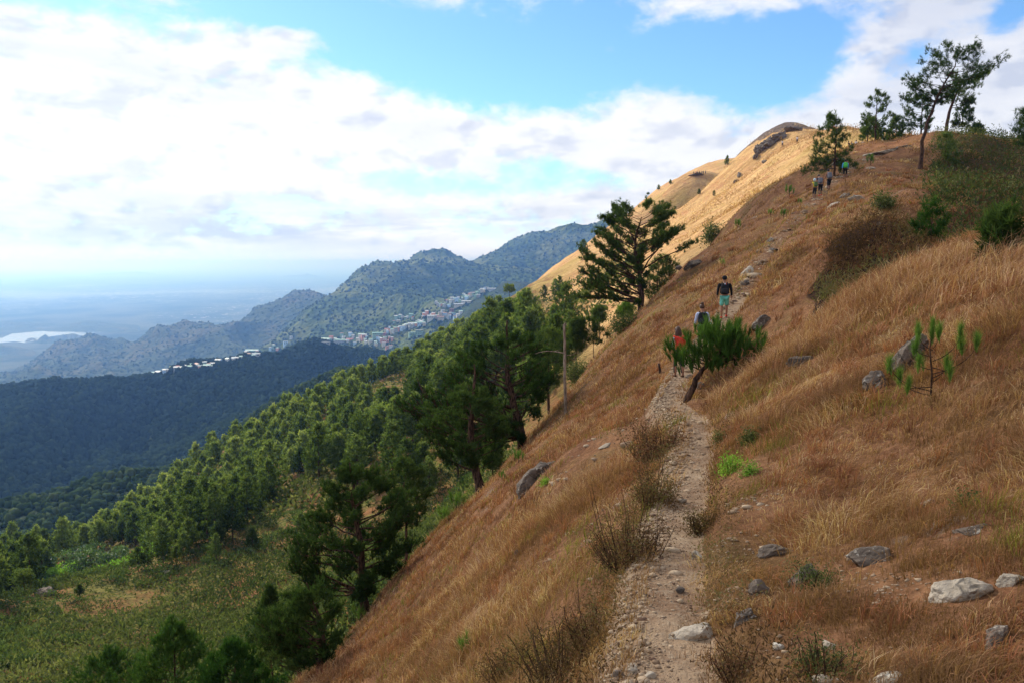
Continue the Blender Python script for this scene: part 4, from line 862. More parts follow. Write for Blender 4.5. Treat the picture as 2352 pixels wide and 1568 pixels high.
# small pines standing on the ferny shoulder
for i, (x, y, h, k, lb) in enumerate([(580, 1255, 50, 4, 'single small pine on the ferny shoulder under the golden patch'), (497, 1290, 70, 1, 'slim pine at the rim of the ferny shoulder'), (375, 1300, 92, 3, 'tall pine at the rim of the ferny shoulder'), (318, 1310, 60, 2, 'dark leaning pine at the rim, left of the tall one'), (340, 1305, 55, 5, 'thin pine just right of the dark leaning one'), (422, 1285, 70, 0, 'broad bright pine at the rim of the ferny shoulder'), (184, 1368, 32, 4, 'tiny round pine on the left end of the ferny shoulder'), (80, 1345, 62, 3, 'slender pine rising from the sunny hollow at the left'), (405, 1283, 36, 4, 'squat pine beside the broad bright one'), (690, 1230, 60, 2, 'dark pine on the golden patch left of the cone-shaped pine')]):
    p = None
    for q in range(60):
        p = hit(x*D2, (y+q)*D2, far_z, 60)
        if p is not None: break
    H_ = h*S(p[1]); (tm_, cm_), h0 = FP[k]
    plant_pine((tm_, cm_), p-np.array([0, 0, .15]), lb, rz=i*1.7, sc=H_/h0)

# ---- ferns and low scrub on the shoulder and the valley floor
def far_cover(name, n, y0, y1, tx0, tx1, L, W, m, mat, seed, keep, R0):
    rs = np.random.default_rng(seed); y = np.exp(rs.uniform(math.log(y0), math.log(y1), n)); x = rs.uniform(tx0, tx1, n)*y; z = far_z(x, y)
    k = keep(x, y, z); x, y, z = x[k], y[k], z[k]; g = Geo(); P = np.stack([x, y, z+L*.15], -1)
    t = np.clip(.42+vnoise(x*.08, y*.08, seed)*.9+rs.normal(0, .15, len(x)), 0, 1)
    leaves(g, P, L, W, m, rs, np.tile([.1, -.25, .45], (len(x), 1)), .8, t, .3, R0)
    o = mobj(name, g.mesh(name, [mat]), kind='stuff'); return o
fernmask = lambda x, y, z: (fbm(x*.035, y*.035, 31, 4)+fbm(x*.12, y*.12, 33, 2)*.4 > -.12)
far_cover('ferns', 42000, 45, 200, -.72, .06, .75, .20, 5, M['fern'], 41, fernmask, .35)
far_cover('scrub', 9000, 140, 330, -.7, .15, 1.2, .5, 5, M['fern'], 43, lambda x, y, z: np.ones(len(x), bool), .6)
far_cover('scrub', 5000, 140, 200, -.6, -.38, 1.0, .45, 6, M['bright'], 44, lambda x, y, z: fbm(x*.06, y*.06, 3, 3) > .0, .5)
far_cover('dry_grass', 16000, 95, 340, .02, .62, .75, .09, 6, M['blade'], 45, lambda x, y, z: fbm(x*.05, y*.02, 8, 3) > -.1, .45)
far_cover('scrub', 9500, 50, 190, -.72, .02, .5, .2, 9, M['fern'], 47, lambda x, y, z: (fbm(x*.05, y*.05, 91, 3)+fbm(x*.3, y*.3, 92, 2)*.5 > .12), .5)
# rounded bushes that give the ferny shoulder its folds
rs = np.random.default_rng(48); n = 3600; y = np.exp(rs.uniform(math.log(55), math.log(190), n)); x = rs.uniform(-.72, .0, n)*y
k = (fbm(x*.045, y*.045, 101, 3)+.5*fbm(x*.2, y*.2, 102, 2) > .05); x, y = x[k], y[k]; Rr = rs.uniform(.5, 1.5, len(x)); z = far_z(x, y); mm = 46
u = nrm(rs.normal(0, 1, (len(x), mm, 3))); u[..., 2] = np.abs(u[..., 2])
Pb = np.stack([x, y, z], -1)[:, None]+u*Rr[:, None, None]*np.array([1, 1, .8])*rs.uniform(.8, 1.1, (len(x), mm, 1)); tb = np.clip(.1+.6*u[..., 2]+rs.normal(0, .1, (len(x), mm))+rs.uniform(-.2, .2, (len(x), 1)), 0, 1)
g = Geo(); leaves(g, Pb.reshape(-1, 3), .34, .17, 2, rs, u.reshape(-1, 3)*.8, .6, tb.reshape(-1), .2, .08); mobj('scrub', g.mesh('scrub', [M['scrub']]), kind='stuff')
#NEARSTUFF
# ---- stones and boulders
def ico(sub):
    import bmesh
    bm = bmesh.new(); bmesh.ops.create_icosphere(bm, subdivisions=sub, radius=1); v = np.array([p.co[:] for p in bm.verts]); f = np.array([[q.index for q in t.verts] for t in bm.faces]); bm.free(); return v, f
ICO4, ICO2, ICO1 = ico(5), ico(3), ico(1)
def n3(v, s, seed): return (vnoise(v[:, 0]*s+seed, v[:, 1]*s+v[:, 2]*s*.7, seed)+vnoise(v[:, 1]*s-seed, v[:, 2]*s+v[:, 0]*s*.6, seed+1)+vnoise(v[:, 2]*s, v[:, 0]*s-v[:, 1]*s*.5, seed+2))
def rock_mesh(name, seed, dims, mat, src=ICO4, cuts=9, jag=.16):
    rs = np.random.default_rng(seed); v, f = src; v = v.copy()
    for _ in range(cuts):
        nrm_ = nrm(rs.normal(0, 1, 3)+np.array([0, 0, .2])); d = rs.uniform(.45, .82); q = v @ nrm_; v -= np.maximum(0, q-d)[:, None]*nrm_*.92
    r = 1+jag*n3(v, 1.6, seed)+jag*.55*n3(v, 4.5, seed+5)+jag*.22*n3(v, 11, seed+9); v = v*r[:, None]*np.array(dims)
    return mesh_np(name, v, f, [mat], len(f) > 100, None)
ROCK_XY = []
ROCKS = [  # x, y, width, height on the preview, depth factor, tilt (deg), material, sink, label
    (1592, 1445, 105, 52, .8, 20, 'rock_pale', .35, 'pale angular slab on the right edge of the path near the bottom'),
    (2208, 1342, 165, 70, .6, 24, 'rock_pale', .35, 'long pale slab lying tilted in the grass at the lower right'),
    (2325, 1328, 62, 34, .8, 5, 'rock_pale', .3, 'pale block just right of the long pale slab'),
    (1858, 1312, 95, 78, .8, 0, 'rock_dark', .3, 'dark rounded boulder with pale lichen, lower right'),
    (2000, 1275, 105, 46, .8, 10, 'rock_dark', .3, 'dark cracked boulder behind the rounded one'),
    (1742, 1345, 52, 54, .6, 45, 'rock_dark', .4, 'narrow grey slab on edge in the grass right of the path'),
    (1712, 1408, 80, 40, .7, 35, 'rock_dark', .45, 'low grey slab just below the narrow one'),
    (1775, 1260, 95, 38, .7, 25, 'rock_dark', .45, 'flat grey slab above the narrow one'),
    (1222, 1092, 118, 52, .7, 40, 'rock_dark', .35, 'long pebbly grey outcrop on the slope left of the path'),
    (2022, 872, 62, 62, .8, 30, 'rock_dark', .3, 'lichened boulder left of the pine sapling'),
    (2090, 800, 50, 105, .7, -32, 'rock_dark', .3, 'tall lichened rock behind the pine sapling'),
    (1748, 738, 52, 40, .8, 0, 'rock_dark', .25, 'smooth blue-grey boulder right of the bushy young pine'),
    (1842, 822, 62, 30, .7, 10, 'rock_dark', .4, 'dark flat rock in the grass right of the young pine'),
    (2290, 1440, 50, 80, .6, -35, 'rock_dark', .3, 'dark jagged rock at the bottom right'), (2276, 1478, 24, 40, .8, 0, 'rock_dark', .3, 'small upright stone under the dark jagged rock'),
    (2245, 1205, 95, 26, .7, 12, 'rock_dark', .55, 'half-buried brown rock in the right-hand bank'), (2135, 1150, 40, 30, .7, 12, 'rock_dark', .55, 'half-buried brown rock left of the pale grass clump'),
    (1562, 1352, 24, 18, .9, 15, 'rock_dark', .2, 'single brown stone standing on the gravel path'),
    (1786, 1482, 30, 20, .9, 0, 'rock_pale', .2, 'small white stone in the bare soil patch'), (1908, 1480, 26, 44, .9, 10, 'rock_pale', .3, 'upright pale stone beside the bare soil patch'),
    (1895, 1556, 62, 26, .8, 10, 'rock_pale', .3, 'pale stone cut by the bottom edge, left one of two'), (2030, 1560, 85, 22, .8, 20, 'rock_pale', .35, 'pale stone cut by the bottom edge, right one of two'),
    (1455, 1532, 36, 24, .9, 0, 'rock_pale', .25, 'pale rounded stone at the bottom left of the path'), (1492, 1548, 26, 18, .9, 0, 'rock_pale', .25, 'smaller pale stone beside the rounded one at the bottom of the path'), (1415, 1545, 30, 20, .9, 0, 'rock_dark', .25, 'grey stone at the bottom, at the shrub\'s foot'),
    (1600, 1272, 30, 34, .7, 40, 'rock_pale', .3, 'pale upright stone on the right edge of the path, midway'), (1568, 1148, 26, 14, .8, 10, 'rock_pale', .3, 'flat pale stone at the right of the path above the middle'),
    (1610, 882, 24, 26, .9, 0, 'rock_dark', .25, 'dark stone behind the trunk of the bushy young pine'), (1588, 862, 22, 12, .9, 0, 'rock_pale', .25, 'pale flat stone beside the young pine\'s trunk'),
    (1190, 1266, 20, 16, .9, 0, 'rock_dark', .2, 'small grey stone alone in the grass left of the path'), (1392, 1022, 34, 10, .8, 25, 'rock_pale', .3, 'sliver of pale rock in the grass below the bare pole'),
    (1590, 607, 44, 22, .8, 28, 'rock_dark', .2, 'dark rock on the slope rim right of the lone pine'), (1561, 615, 15, 14, .9, 0, 'rock_dark', .1, 'dark round stone on the rim next to the larger dark rock'),
    (1972, 455, 46, 16, .8, -15, 'rock_pale', .3, 'pale bedrock slab on the upper slope right of the hikers'), (1940, 448, 26, 12, .8, 20, 'rock_dark', .3, 'grey rock left of the pale upper slab'), (1915, 468, 30, 10, .8, 20, 'rock_pale', .3, 'thin pale rock below the upper slab'),
    (1720, 620, 34, 24, .8, 30, 'rock_pale', .35, 'pale rubble block above the man in teal shorts, upper'), (1712, 645, 30, 22, .8, 10, 'rock_dark', .35, 'grey rubble block above the man in teal shorts, lower'), (1775, 572, 26, 14, .8, 30, 'rock_dark', .3, 'grey rock on the climbing trail'), (1768, 550, 18, 12, .8, 30, 'rock_pale', .3, 'small pale rock higher on the climbing trail'),
    (2040, 345, 60, 14, .8, 8, 'rock_pale', .4, 'pale layered bedrock on the crest, left of the tallest pine'), (2010, 352, 50, 10, .8, 12, 'rock_pale', .4, 'second pale bedrock ledge on the crest'), (2075, 335, 44, 10, .8, 5, 'rock_dark', .4, 'grey bedrock ledge at the tallest pine\'s left'), (2000, 385, 24, 9, .8, 10, 'rock_pale', .3, 'little pale ledge below the crest ledges'),
    (1895, 372, 30, 14, .8, 25, 'rock_dark', .2, 'dark rock left of the thin trunk near the hikers'), (1925, 372, 34, 16, .8, 25, 'rock_dark', .2, 'dark rock right of the thin trunk near the hikers'), (2240, 625, 40, 16, .8, 30, 'rock_dark', .4, 'dark rock on the rim of the right-hand bank')]
for i, (x, y, wd, hg, dp, tilt, mt, sink, lb) in enumerate(ROCKS):
    b = base_on(x*D2, min(1567, y+hg*.35)*D2, 0); s = S(b[1]); a, c = wd*s*.5, hg*s*.5
    me = rock_mesh('boulder', 900+i, (a*1.12, max(a, c)*dp, c*1.15), M[mt], ICO4 if wd > 34 else ICO2)
    ROCK_XY.append((b[0], b[1], a*1.1, max(a, c)*dp))
    o = mobj('boulder' if wd > 40 else 'stone', me); sink += .07; o.location = (b[0], b[1]+max(a, c)*dp*.3, b[2]+c*(1-2*sink)+.0); o.rotation_euler = (R(random.uniform(-8, 8)), R(-tilt), R(random.uniform(-12, 12))); set_tags(o, lb, 'rock')
for i, (x, y, wd, hg, tilt, lb) in enumerate([(1745, 348, 34, 40, 30, 'dark crag under the skyline of the summit, left end'), (1770, 330, 50, 30, 25, 'dark crag below the summit, middle block'), (1795, 318, 44, 26, 15, 'dark crag below the summit, right block'), (1825, 300, 52, 16, -5, 'dark rock ledge capping the summit'), (1735, 362, 18, 24, 50, 'steep rock rib at the lower left of the summit crags'),
        (1700, 405, 14, 26, -50, 'rock rib on the golden slope below the summit'), (1690, 418, 14, 14, 0, 'small dark rock below the rib on the golden slope'), (1758, 372, 16, 12, 20, 'lone dark rock high on the golden slope'), (1775, 458, 30, 8, 48, 'thin slanting rock band on the slope, upper piece'), (1755, 478, 24, 7, 48, 'thin slanting rock band on the slope, lower piece'), (1800, 440, 26, 8, 40, 'dark rock strip left of the hikers'), (1850, 395, 22, 14, 30, 'dark rock on the slope left of the upright pine'),
        (109, 1362, 46, 22, 0, 'dark boulder in the sunny hollow at the left'), (120, 1412, 26, 18, 0, 'small dark boulder on the ferny shoulder'), (382, 1318, 32, 18, 10, 'rounded rock among ferns near the shoulder rim'), (1600, 402, 40, 6, 8, 'ledge of rocks on the far spur under the tiny walkers')]):
    p = None
    for q in range(40):
        p = hit(x*D2, (y+q*.7)*D2, far_z, 60)
        if p is not None: break
    s = S(p[1]); a, c = wd*s*.5, hg*s*.5; o = mobj('boulder', rock_mesh('boulder', 980+i, (a*1.1, a, c*1.1), M['rock_dark'], ICO4 if wd > 25 else ICO2, 16, .34)); o.location = (p[0], p[1]+a*.2, p[2]+c*.2); o.rotation_euler = (0, R(-tilt), R(i*20)); set_tags(o, lb, 'rock')
# ---- dry grass of the near slope: bent blades, thick near the camera and thinning with distance
def normal_at(x, y, e=.25):
    zx = (near_z(x+e, y)-near_z(x-e, y))/(2*e); zy = (near_z(x, y+e)-near_z(x, y-e))/(2*e)
    return nrm(np.stack([-zx, -zy, np.ones_like(zx)], -1))
def blades(g, P, Hh, Wd, lean, tint, rs, m, R0, curl=.5):
    """m blades of two bent segments per clump"""
    n = len(P); a = rs.uniform(0, 2*np.pi, (n, m)); r = R0[:, None]*np.sqrt(rs.uniform(0, 1, (n, m)))
    root = P[:, None]+np.stack([np.cos(a)*r, np.sin(a)*r, np.zeros_like(a)], -1)
    # keep the roots on the slope
    root[..., 2] = P[:, None, 2]+(np.cos(a)*r)*P_sl[:, None, 0]+(np.sin(a)*r)*P_sl[:, None, 1]-.02
    out = np.stack([np.cos(a), np.sin(a), np.zeros_like(a)], -1)*rs.uniform(.05, .95, (n, m, 1))+lean[:, None]+rs.normal(0, .26, (n, m, 3))
    d1 = nrm(out*.45+np.array([0, 0, 1.0])); d2 = nrm(out*1.2+np.array([0, 0, .55])-np.array([0, 0, 1])*rs.uniform(0, curl, (n, m, 1)))
    h = Hh[:, None, None]*rs.uniform(.45, 1.15, (n, m, 1)); w = Wd[:, None, None]*rs.uniform(.6, 1.3, (n, m, 1))
    s_ = nrm(np.cross(d1, rs.normal(0, 1, (n, m, 3))))*w*.5
    p1 = root+d1*h*.55; p2 = p1+d2*h*.5
    V = np.stack([root-s_, root+s_, p1+s_*.8, p1-s_*.8, p2], 2).reshape(-1, 3)
    k = np.arange(n*m)*5; f = np.concatenate([np.stack([k, k+1, k+2], -1), np.stack([k, k+2, k+3], -1), np.stack([k+3, k+2, k+4], -1)])
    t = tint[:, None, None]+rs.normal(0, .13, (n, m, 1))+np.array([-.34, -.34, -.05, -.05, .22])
    g.add(V, f, np.clip(t.reshape(-1), 0, 1))
def near_points(n, r0, r1, t0, t1, seed, pw=1.0, clear=1.05):
    rs = np.random.default_rng(seed); u = rs.uniform(0, 1, n); y = r0*(r1/r0)**(u**pw); x = rs.uniform(t0, t1, n)*y
    d, _, sd, _ = path_dist(x, y); h = path_half(y)*np.where(y > 38, .45, 1)
    k = (d > h*clear+rs.normal(0, .06, n)) & (near_z(x, y) > far_z(x, y)-.5)
    for (rx, ry, ra, rb) in ROCK_XY:           # grass parts around the stones and is trodden down just in front of them
        k &= ~((np.abs(x-rx) < ra*.95) & (y-ry > -rb-.035*ry) & (y-ry < rb))
    bare = fbm(x*.5+3, y*.5, 77, 3)
    k &= ~((bare > .62) & (rs.uniform(0, 1, n) < .8))
    return x[k], y[k], rs
BARE = [(1830, 1500, .62), (1340, 1240, .40), (1900, 1330, .34), (1400, 1020, .5), (1990, 1340, .3), (2100, 1350, .3), (1690, 1250, .28), (1650, 1390, .22), (1735, 1150, .2)]        # scraped patches of soil
bare_pts = [base_on(x*D2, y*D2, 0) for x, y, _ in BARE]
for layer, (n, r0, r1, hh, m, sd_) in enumerate([(17000, 2.6, 14, .19, 24, 1), (16000, 9, 45, .27, 20, 2), (13000, 35, 112, .36, 16, 3), (9000, 1.6, 12, .21, 22, 4)]):
    x, y, rs = near_points(n, r0, r1, -.62 if layer < 3 else .70, .72 if layer < 3 else 2.6, 500+layer)
    k = np.ones(len(x), bool)
    for p, (_, _, R_) in zip(bare_pts, BARE): k &= np.hypot(x-p[0], (y-p[1])) > R_*p[1]/6*rs.uniform(.6, 1.1, len(x))
    x, y = x[k], y[k]; z = near_z(x, y); N_ = normal_at(x, y); P = np.stack([x, y, z], -1); P_sl = np.stack([-N_[:, 0]/N_[:, 2], -N_[:, 1]/N_[:, 2]], -1)
    big = fbm(x*.35, y*.35, 51, 3); dist = np.hypot(x, y)
    d, _, sd, _ = path_dist(x, y)
    H_ = hh*(.72+.45*big+.6*fbm(x*1.7, y*1.7, 59, 2)+.35*rs.uniform(-1, 1, len(x)))*np.clip(.35+(d-.2)*.9, .45, 1); H_ = np.clip(H_, .08, .9)
    lean = np.stack([.26+.6*fbm(x*1.3, y*1.3, 53, 2), -.08+.6*fbm(x*1.3, y*1.3, 54, 2), 0*x], -1)+np.stack([N_[:, 0], N_[:, 1], 0*x], -1)*.35
    tint = np.clip(.40+.26*fbm(x*.6, y*.6, 55, 3)+.36*fbm(x*2.6, y*2.6, 57, 2)+rs.normal(0, .15, len(x)), .0, .95)
    W_ = np.maximum(.0042, dist*.00058); g = Geo()
    blades(g, P, H_, W_, lean, tint, rs, m, np.clip(.10+dist*.010, .1, .6))
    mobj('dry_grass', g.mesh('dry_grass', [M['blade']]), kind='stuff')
# greener blades low in the sward and by the stones
x, y, rs = near_points(9000, 2.6, 60, -.5, .72, 520); k = fbm(x*.45, y*.45, 58, 3) > .05; x, y = x[k], y[k]
N_ = normal_at(x, y); P = np.stack([x, y, near_z(x, y)], -1); P_sl = np.stack([-N_[:, 0]/N_[:, 2], -N_[:, 1]/N_[:, 2]], -1); g = Geo(); dist = np.hypot(x, y)
blades(g, P, np.full(len(x), .22)*rs.uniform(.6, 1.3, len(x)), np.maximum(.004, dist*.0006), np.tile([.2, -.1, 0], (len(x), 1)), rs.uniform(.2, .8, len(x)), rs, 14, np.clip(.08+dist*.008, .1, .5))
M['green_blade'] = leafy('olive_grass_blades', srgb(90, 90, 42), srgb(134, 128, 62), srgb(176, 166, 92), .3, objvar=0)
mobj('olive_grass', g.mesh('olive_grass', [M['green_blade']]), kind='stuff')
# russet tussocks standing out of the sward
x, y, rs = near_points(6500, 2.6, 80, -.6, .72, 540); k = rs.uniform(0, 1, len(x)) < np.clip(y/14, .22, 1); x, y = x[k], y[k]
for p, (_, _, R_) in zip(bare_pts, BARE): k = np.hypot(x-p[0], (y-p[1])) > R_*p[1]/6; x, y = x[k], y[k]
d_p = path_dist(x, y)[0]; k = d_p > path_half(y)*1.9; x, y = x[k], y[k]
N_ = normal_at(x, y); P = np.stack([x, y, near_z(x, y)], -1); P_sl = np.stack([-N_[:, 0]/N_[:, 2], -N_[:, 1]/N_[:, 2]], -1); g = Geo(); dist = np.hypot(x, y)
blades(g, P, rs.uniform(.7, 1.5, len(x))*np.clip(.10+y*.012, .1, .30), np.maximum(.0042, dist*.0006), np.stack([rs.normal(.15, .3, len(x)), rs.normal(-.05, .3, len(x)), 0*x], -1), rs.uniform(.1, .8, len(x)), rs, 30, np.clip(.05+dist*.004, .05, .22))
mobj('russet_tussocks', g.mesh('russet_tussocks', [M['blade_rust']]), kind='stuff')
# tall feathery grass on the rim of the right-hand bank
rs = np.random.default_rng(530); n = 1500; pr = rs.uniform(0, 1, n); ex = np.interp(pr, np.linspace(0, 1, 7), [716, 752, 800, 850, 905, 960, 1030]); eY = np.interp(pr, np.linspace(0, 1, 7), [16.5, 17.5, 17, 16.5, 15, 13.5, 12.5])+rs.normal(-.5, .9, n)
x = (ex-512)/F*eY; y = eY; N_ = normal_at(x, y); P = np.stack([x, y, near_z(x, y)], -1); P_sl = np.stack([-N_[:, 0]/N_[:, 2], -N_[:, 1]/N_[:, 2]], -1); g = Geo()
blades(g, P, rs.uniform(.22, .5, n), np.full(n, .009), np.tile([.4, 0, 0], (n, 1)), rs.uniform(.3, .85, n), rs, 12, np.full(n, .14), .2)
mobj('plume_grass', g.mesh('plume_grass', [M['blade']]), kind='stuff')
# dark dry brush in the hollow behind the bank, on the shaded hillside and along the rim behind the young pine
def brush(name, pts_fn, n, seed, L, W, m, mat, R0):
    rs = np.random.default_rng(seed); x, y = pts_fn(rs, n); g = Geo(); P = np.stack([x, y, near_z(x, y)+L*.6], -1)
    t = np.clip(.4+.6*fbm(x*.5, y*.5, seed, 3)+rs.normal(0, .12, len(x)), 0, 1); leaves(g, P, L, W, m, rs, np.tile([0, 0, .5], (len(x), 1)), 1.0, t, .3, R0)
    mobj(name, g.mesh(name, [mat]), kind='stuff')
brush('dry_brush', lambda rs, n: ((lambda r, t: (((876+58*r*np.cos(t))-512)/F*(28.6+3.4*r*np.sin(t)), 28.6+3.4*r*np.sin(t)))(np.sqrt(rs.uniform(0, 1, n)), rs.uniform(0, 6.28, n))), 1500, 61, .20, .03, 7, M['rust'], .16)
brush('dry_brush', lambda rs, n: ((lambda a, Y: ((a-512)/F*Y, Y))(rs.uniform(714, 765, n), rs.uniform(17.5, 27, n))), 1300, 62, .18, .03, 7, M['rust'], .16)
brush('scrub', lambda rs, n: ((lambda a, Y: ((a-512)/F*Y, Y))(rs.uniform(925, 1060, n), rs.uniform(36, 96, n))), 5600, 63, .34, .09, 6, M['fern'], .4)
brush('scrub', lambda rs, n: ((lambda a, Y: ((a-512)/F*Y, Y))(rs.uniform(935, 1060, n), rs.uniform(36, 90, n))), 1500, 64, .34, .07, 6, M['rust'], .4)

# ---- shrubs with rusty leaves beside the path
def shrub(seed, H, W, ns, L, mat, tall=0, m=7, n=26):
    rs = np.random.default_rng(seed); st, fo = Geo(), Geo(); P, T = [], []
    for i in range(ns):
        a = rs.uniform(0, 6.28); r = W*.5*math.sqrt(rs.uniform(0, 1)); h = H*rs.uniform(.3, 1.1)*(1 if i >= tall else 1.55); b0 = np.array([math.cos(a)*r*.5, math.sin(a)*r*.5, -.05]); e = np.array([math.cos(a)*r*1.1, math.sin(a)*r*1.1, h])
        B = bez(b0, (b0+e)/2+rs.normal(0, .1*W, 3), e, 7); st.tube(B, np.linspace(.006, .002, 7), 3, cap=False)
        k = n if i >= tall else n//3
        f = rs.uniform(.2, 1, k); P.append(np.stack([np.interp(f*6, range(7), B[:, j]) for j in range(3)], -1)+rs.normal(0, .03, (k, 3))); T.append(np.clip(rs.uniform(.1, .9)+rs.normal(0, .15, k), 0, 1))
    P = np.vstack(P); leaves(fo, P, L, L*.38, m, rs, None, 1.0, np.concatenate(T), .3, L*1.3)
    return st.mesh('stems', [M['bark']]), fo.mesh('leaves', [M[mat]])
for i, (x, y, h, w, ns, mt, tall, lb) in enumerate([(1290, 1590, 150, 240, 90, 'rust', 4, 'large rusty brown shrub at the bottom, left of the gravelly path'), (1365, 1480, 120, 130, 60, 'rust', 5, 'dark rusty shrub at the path edge, above the bottom one'),
        (1450, 1290, 150, 150, 80, 'rust', 6, 'dense dark shrub with pale flower specks left of the path'), (1495, 1160, 110, 95, 50, 'rust', 8, 'shrub with bare upright stems at the bend of the path'), (1500, 1050, 110, 110, 50, 'rust', 8, 'thin branching shrub left of the path above the bend'),
        (1180, 1560, 90, 130, 50, 'rust', 2, 'low rusty shrub in the bottom grass, farthest left of the path'), (1620, 1215, 60, 60, 30, 'rust', 2, 'small dark bush on the right edge of the path'), (1905, 1545, 90, 110, 50, 'fern', 3, 'green leafy bush in dry grass near the bottom right'), (1700, 1545, 70, 100, 46, 'rust', 2, 'brown twiggy bush right of the bottom of the path'),
        (1880, 1345, 60, 90, 40, 'fern', 2, 'olive tuft-like bush under the dark boulders')]):
    b = base_on(x*D2, min(y, 1562)*D2, .02); s = S(b[1])
    put2('rusty_shrub' if mt == 'rust' else 'leafy_bush', shrub(600+i, h*s*.74, w*s*1.35, int(ns*.85), max(.016, .022*b[1]/6), mt, tall+3, 5, 18), b, lb, 'shrub', parts=('stems', 'leaves'))
brush('dry_weeds', lambda rs, n: ((lambda al: (lambda c: (c[:, 0]-path_half(c[:, 1])*rs.uniform(1.0, 2.8, n)-.04, c[:, 1]))(path_at(al)))(np.interp(np.exp(rs.uniform(math.log(3.2), math.log(17), n)), _pt[:, 1], _pd))), 2300, 65, .030, .010, 8, M['rust'], .09)
brush('dry_weeds', lambda rs, n: ((lambda al: (lambda c: (c[:, 0]+path_half(c[:, 1])*rs.uniform(1.1, 2.2, n)+.03, c[:, 1]))(path_at(al)))(np.interp(np.exp(rs.uniform(math.log(3.2), math.log(17), n)), _pt[:, 1], _pd))), 900, 66, .030, .010, 8, M['rust'], .07)
for i, (x, y, w, lb) in enumerate([(1680, 1082, 60, 'bright green broad-leaved sprig right of the path'), (1722, 1085, 40, 'smaller bright green sprig beside the larger one'), (1725, 1012, 50, 'green arching fern sprig above the bright sprigs'), (1255, 1108, 26, 'small yellow-green plant right of the pebbly outcrop'), (2225, 1165, 70, 'pale green grass clump hanging over the right-hand bank'),
        (1320, 870, 70, 'yellow-green broom-like bush on the slope rim right of the bare pole'), (1430, 760, 70, 'olive bush on the slope rim under the lone pine'), (2030, 480, 60, 'yellow-green bush on the upper slope below the tallest pine'), (1630, 545, 60, 'yellow-green patch bush on the slope edge left of the rubble'), (1660, 1010, 30, 'small dark leafy twig at the right of the path bend')]):
    b = base_on(x*D2, y*D2, .02); s = S(b[1]); w *= .62 if i < 5 else .8; put2('green_plant', shrub(640+i, w*s*(.75 if i != 4 else .5), w*s, 22, w*s*.24 if b[1] < 20 else w*s*.12, 'bright' if i in (0, 1, 3) else 'fern', 0, 5, 9 if b[1] < 20 else 16), b, lb, 'plant', parts=('stems', 'leaves'))

# gravel on the path: loose chips, denser and coarser along its left edge, and rubble where the trail climbs
def gravel(name, n, seed, mat, size, dfn, ys, up=.3):
    rs = np.random.default_rng(seed); v0, f0 = ICO1; al = dfn(rs, n); c = path_at(al); c2 = path_at(al+.05); tg = nrm(c2-c); sd = np.stack([tg[:, 1], -tg[:, 0]], -1)
    off = rs.normal(ys[0], ys[1], n)*path_half(c[:, 1]); x, y = c[:, 0]+sd[:, 0]*off, c[:, 1]+sd[:, 1]*off; z = near_z(x, y)
    r = size*np.exp(rs.normal(0, .5, n))*np.clip(.55+y*.045, .6, 2.2); V = v0[None]*rs.uniform(.55, 1.3, (n, 12 if len(v0) == 12 else len(v0), 1))*np.stack([r*rs.uniform(.8, 1.5, n), r, r*rs.uniform(.35, .8, n)], -1)[:, None]
    a = rs.uniform(0, 6.28, n)[:, None]; V = np.stack([V[..., 0]*np.cos(a)-V[..., 1]*np.sin(a), V[..., 0]*np.sin(a)+V[..., 1]*np.cos(a), V[..., 2]], -1)+np.stack([x, y, z+r*up*.3], -1)[:, None]
    Fc = (f0[None]+(np.arange(n)*len(v0))[:, None, None]).reshape(-1, 3); T = np.repeat(rs.uniform(0, 1, n), len(v0))
    mobj(name, mesh_np(name, V.reshape(-1, 3), Fc, [mat], False, {'tint': T}), kind='stuff')
m, n, out = newmat('gravel'); t = attr(n, 'tint'); c = n.mix(t, srgb(132, 108, 86), srgb(188, 166, 138)); diffuse(n, out, n.mix(n.rng(t, .85, .95), c, srgb(96, 74, 60)), .95, n.noise(pos(n), 40, 3), .4, .01, .1); M['gravel'] = m
i4 = float(np.interp(3.0, _pt[:, 1], _pd)); i40 = float(np.interp(40, _pt[:, 1], _pd))
gravel('gravel', 6500, 1, M['gravel'], .0058, lambda rs, n: i4*np.exp(rs.uniform(0, math.log(i40/i4), n)), (-.1, .55))
gravel('gravel', 9000, 2, M['gravel'], .0115, lambda rs, n: i4*np.exp(rs.uniform(0, math.log(i40/i4), n)), (-.85, .35))
gravel('gravel', 330, 3, M['gravel'], .022, lambda rs, n: i4*np.exp(rs.uniform(0, math.log(i40/i4), n)), (-.5, .9))
gravel('gravel', 420, 4, M['gravel'], .034, lambda rs, n: i40*.93+(_pd[-1]-i40)*(.02+.05*rs.integers(0, 19, n)+rs.normal(0, .008, n)), (0, .5))
# loose chips of stone lying in the scraped patches
rs = np.random.default_rng(88); v0, f0 = ICO1; Q = []
for p, (_, _, R_) in zip(bare_pts, BARE):
    n_ = 130; rr = R_*p[1]/6*1.1*np.sqrt(rs.uniform(0, 1, n_)); aa = rs.uniform(0, 6.28, n_); Q.append(np.stack([p[0]+rr*np.cos(aa), p[1]+rr*np.sin(aa), np.full(n_, p[1])], -1))
Q = np.vstack(Q); n_ = len(Q); r = .0045*Q[:, 2]/5*np.exp(rs.normal(0, .65, n_)); V = v0[None]*rs.uniform(.5, 1.4, (n_, 12, 1))*np.stack([r*1.3, r, r*.6], -1)[:, None]+np.stack([Q[:, 0], Q[:, 1], near_z(Q[:, 0], Q[:, 1])+r*.2], -1)[:, None]
mobj('stone_chips', mesh_np('stone_chips', V.reshape(-1, 3), (f0[None]+(np.arange(n_)*12)[:, None, None]).reshape(-1, 3), [M['gravel']], False, {'tint': np.repeat(rs.uniform(.0, .75, n_), 12)}), kind='stuff')
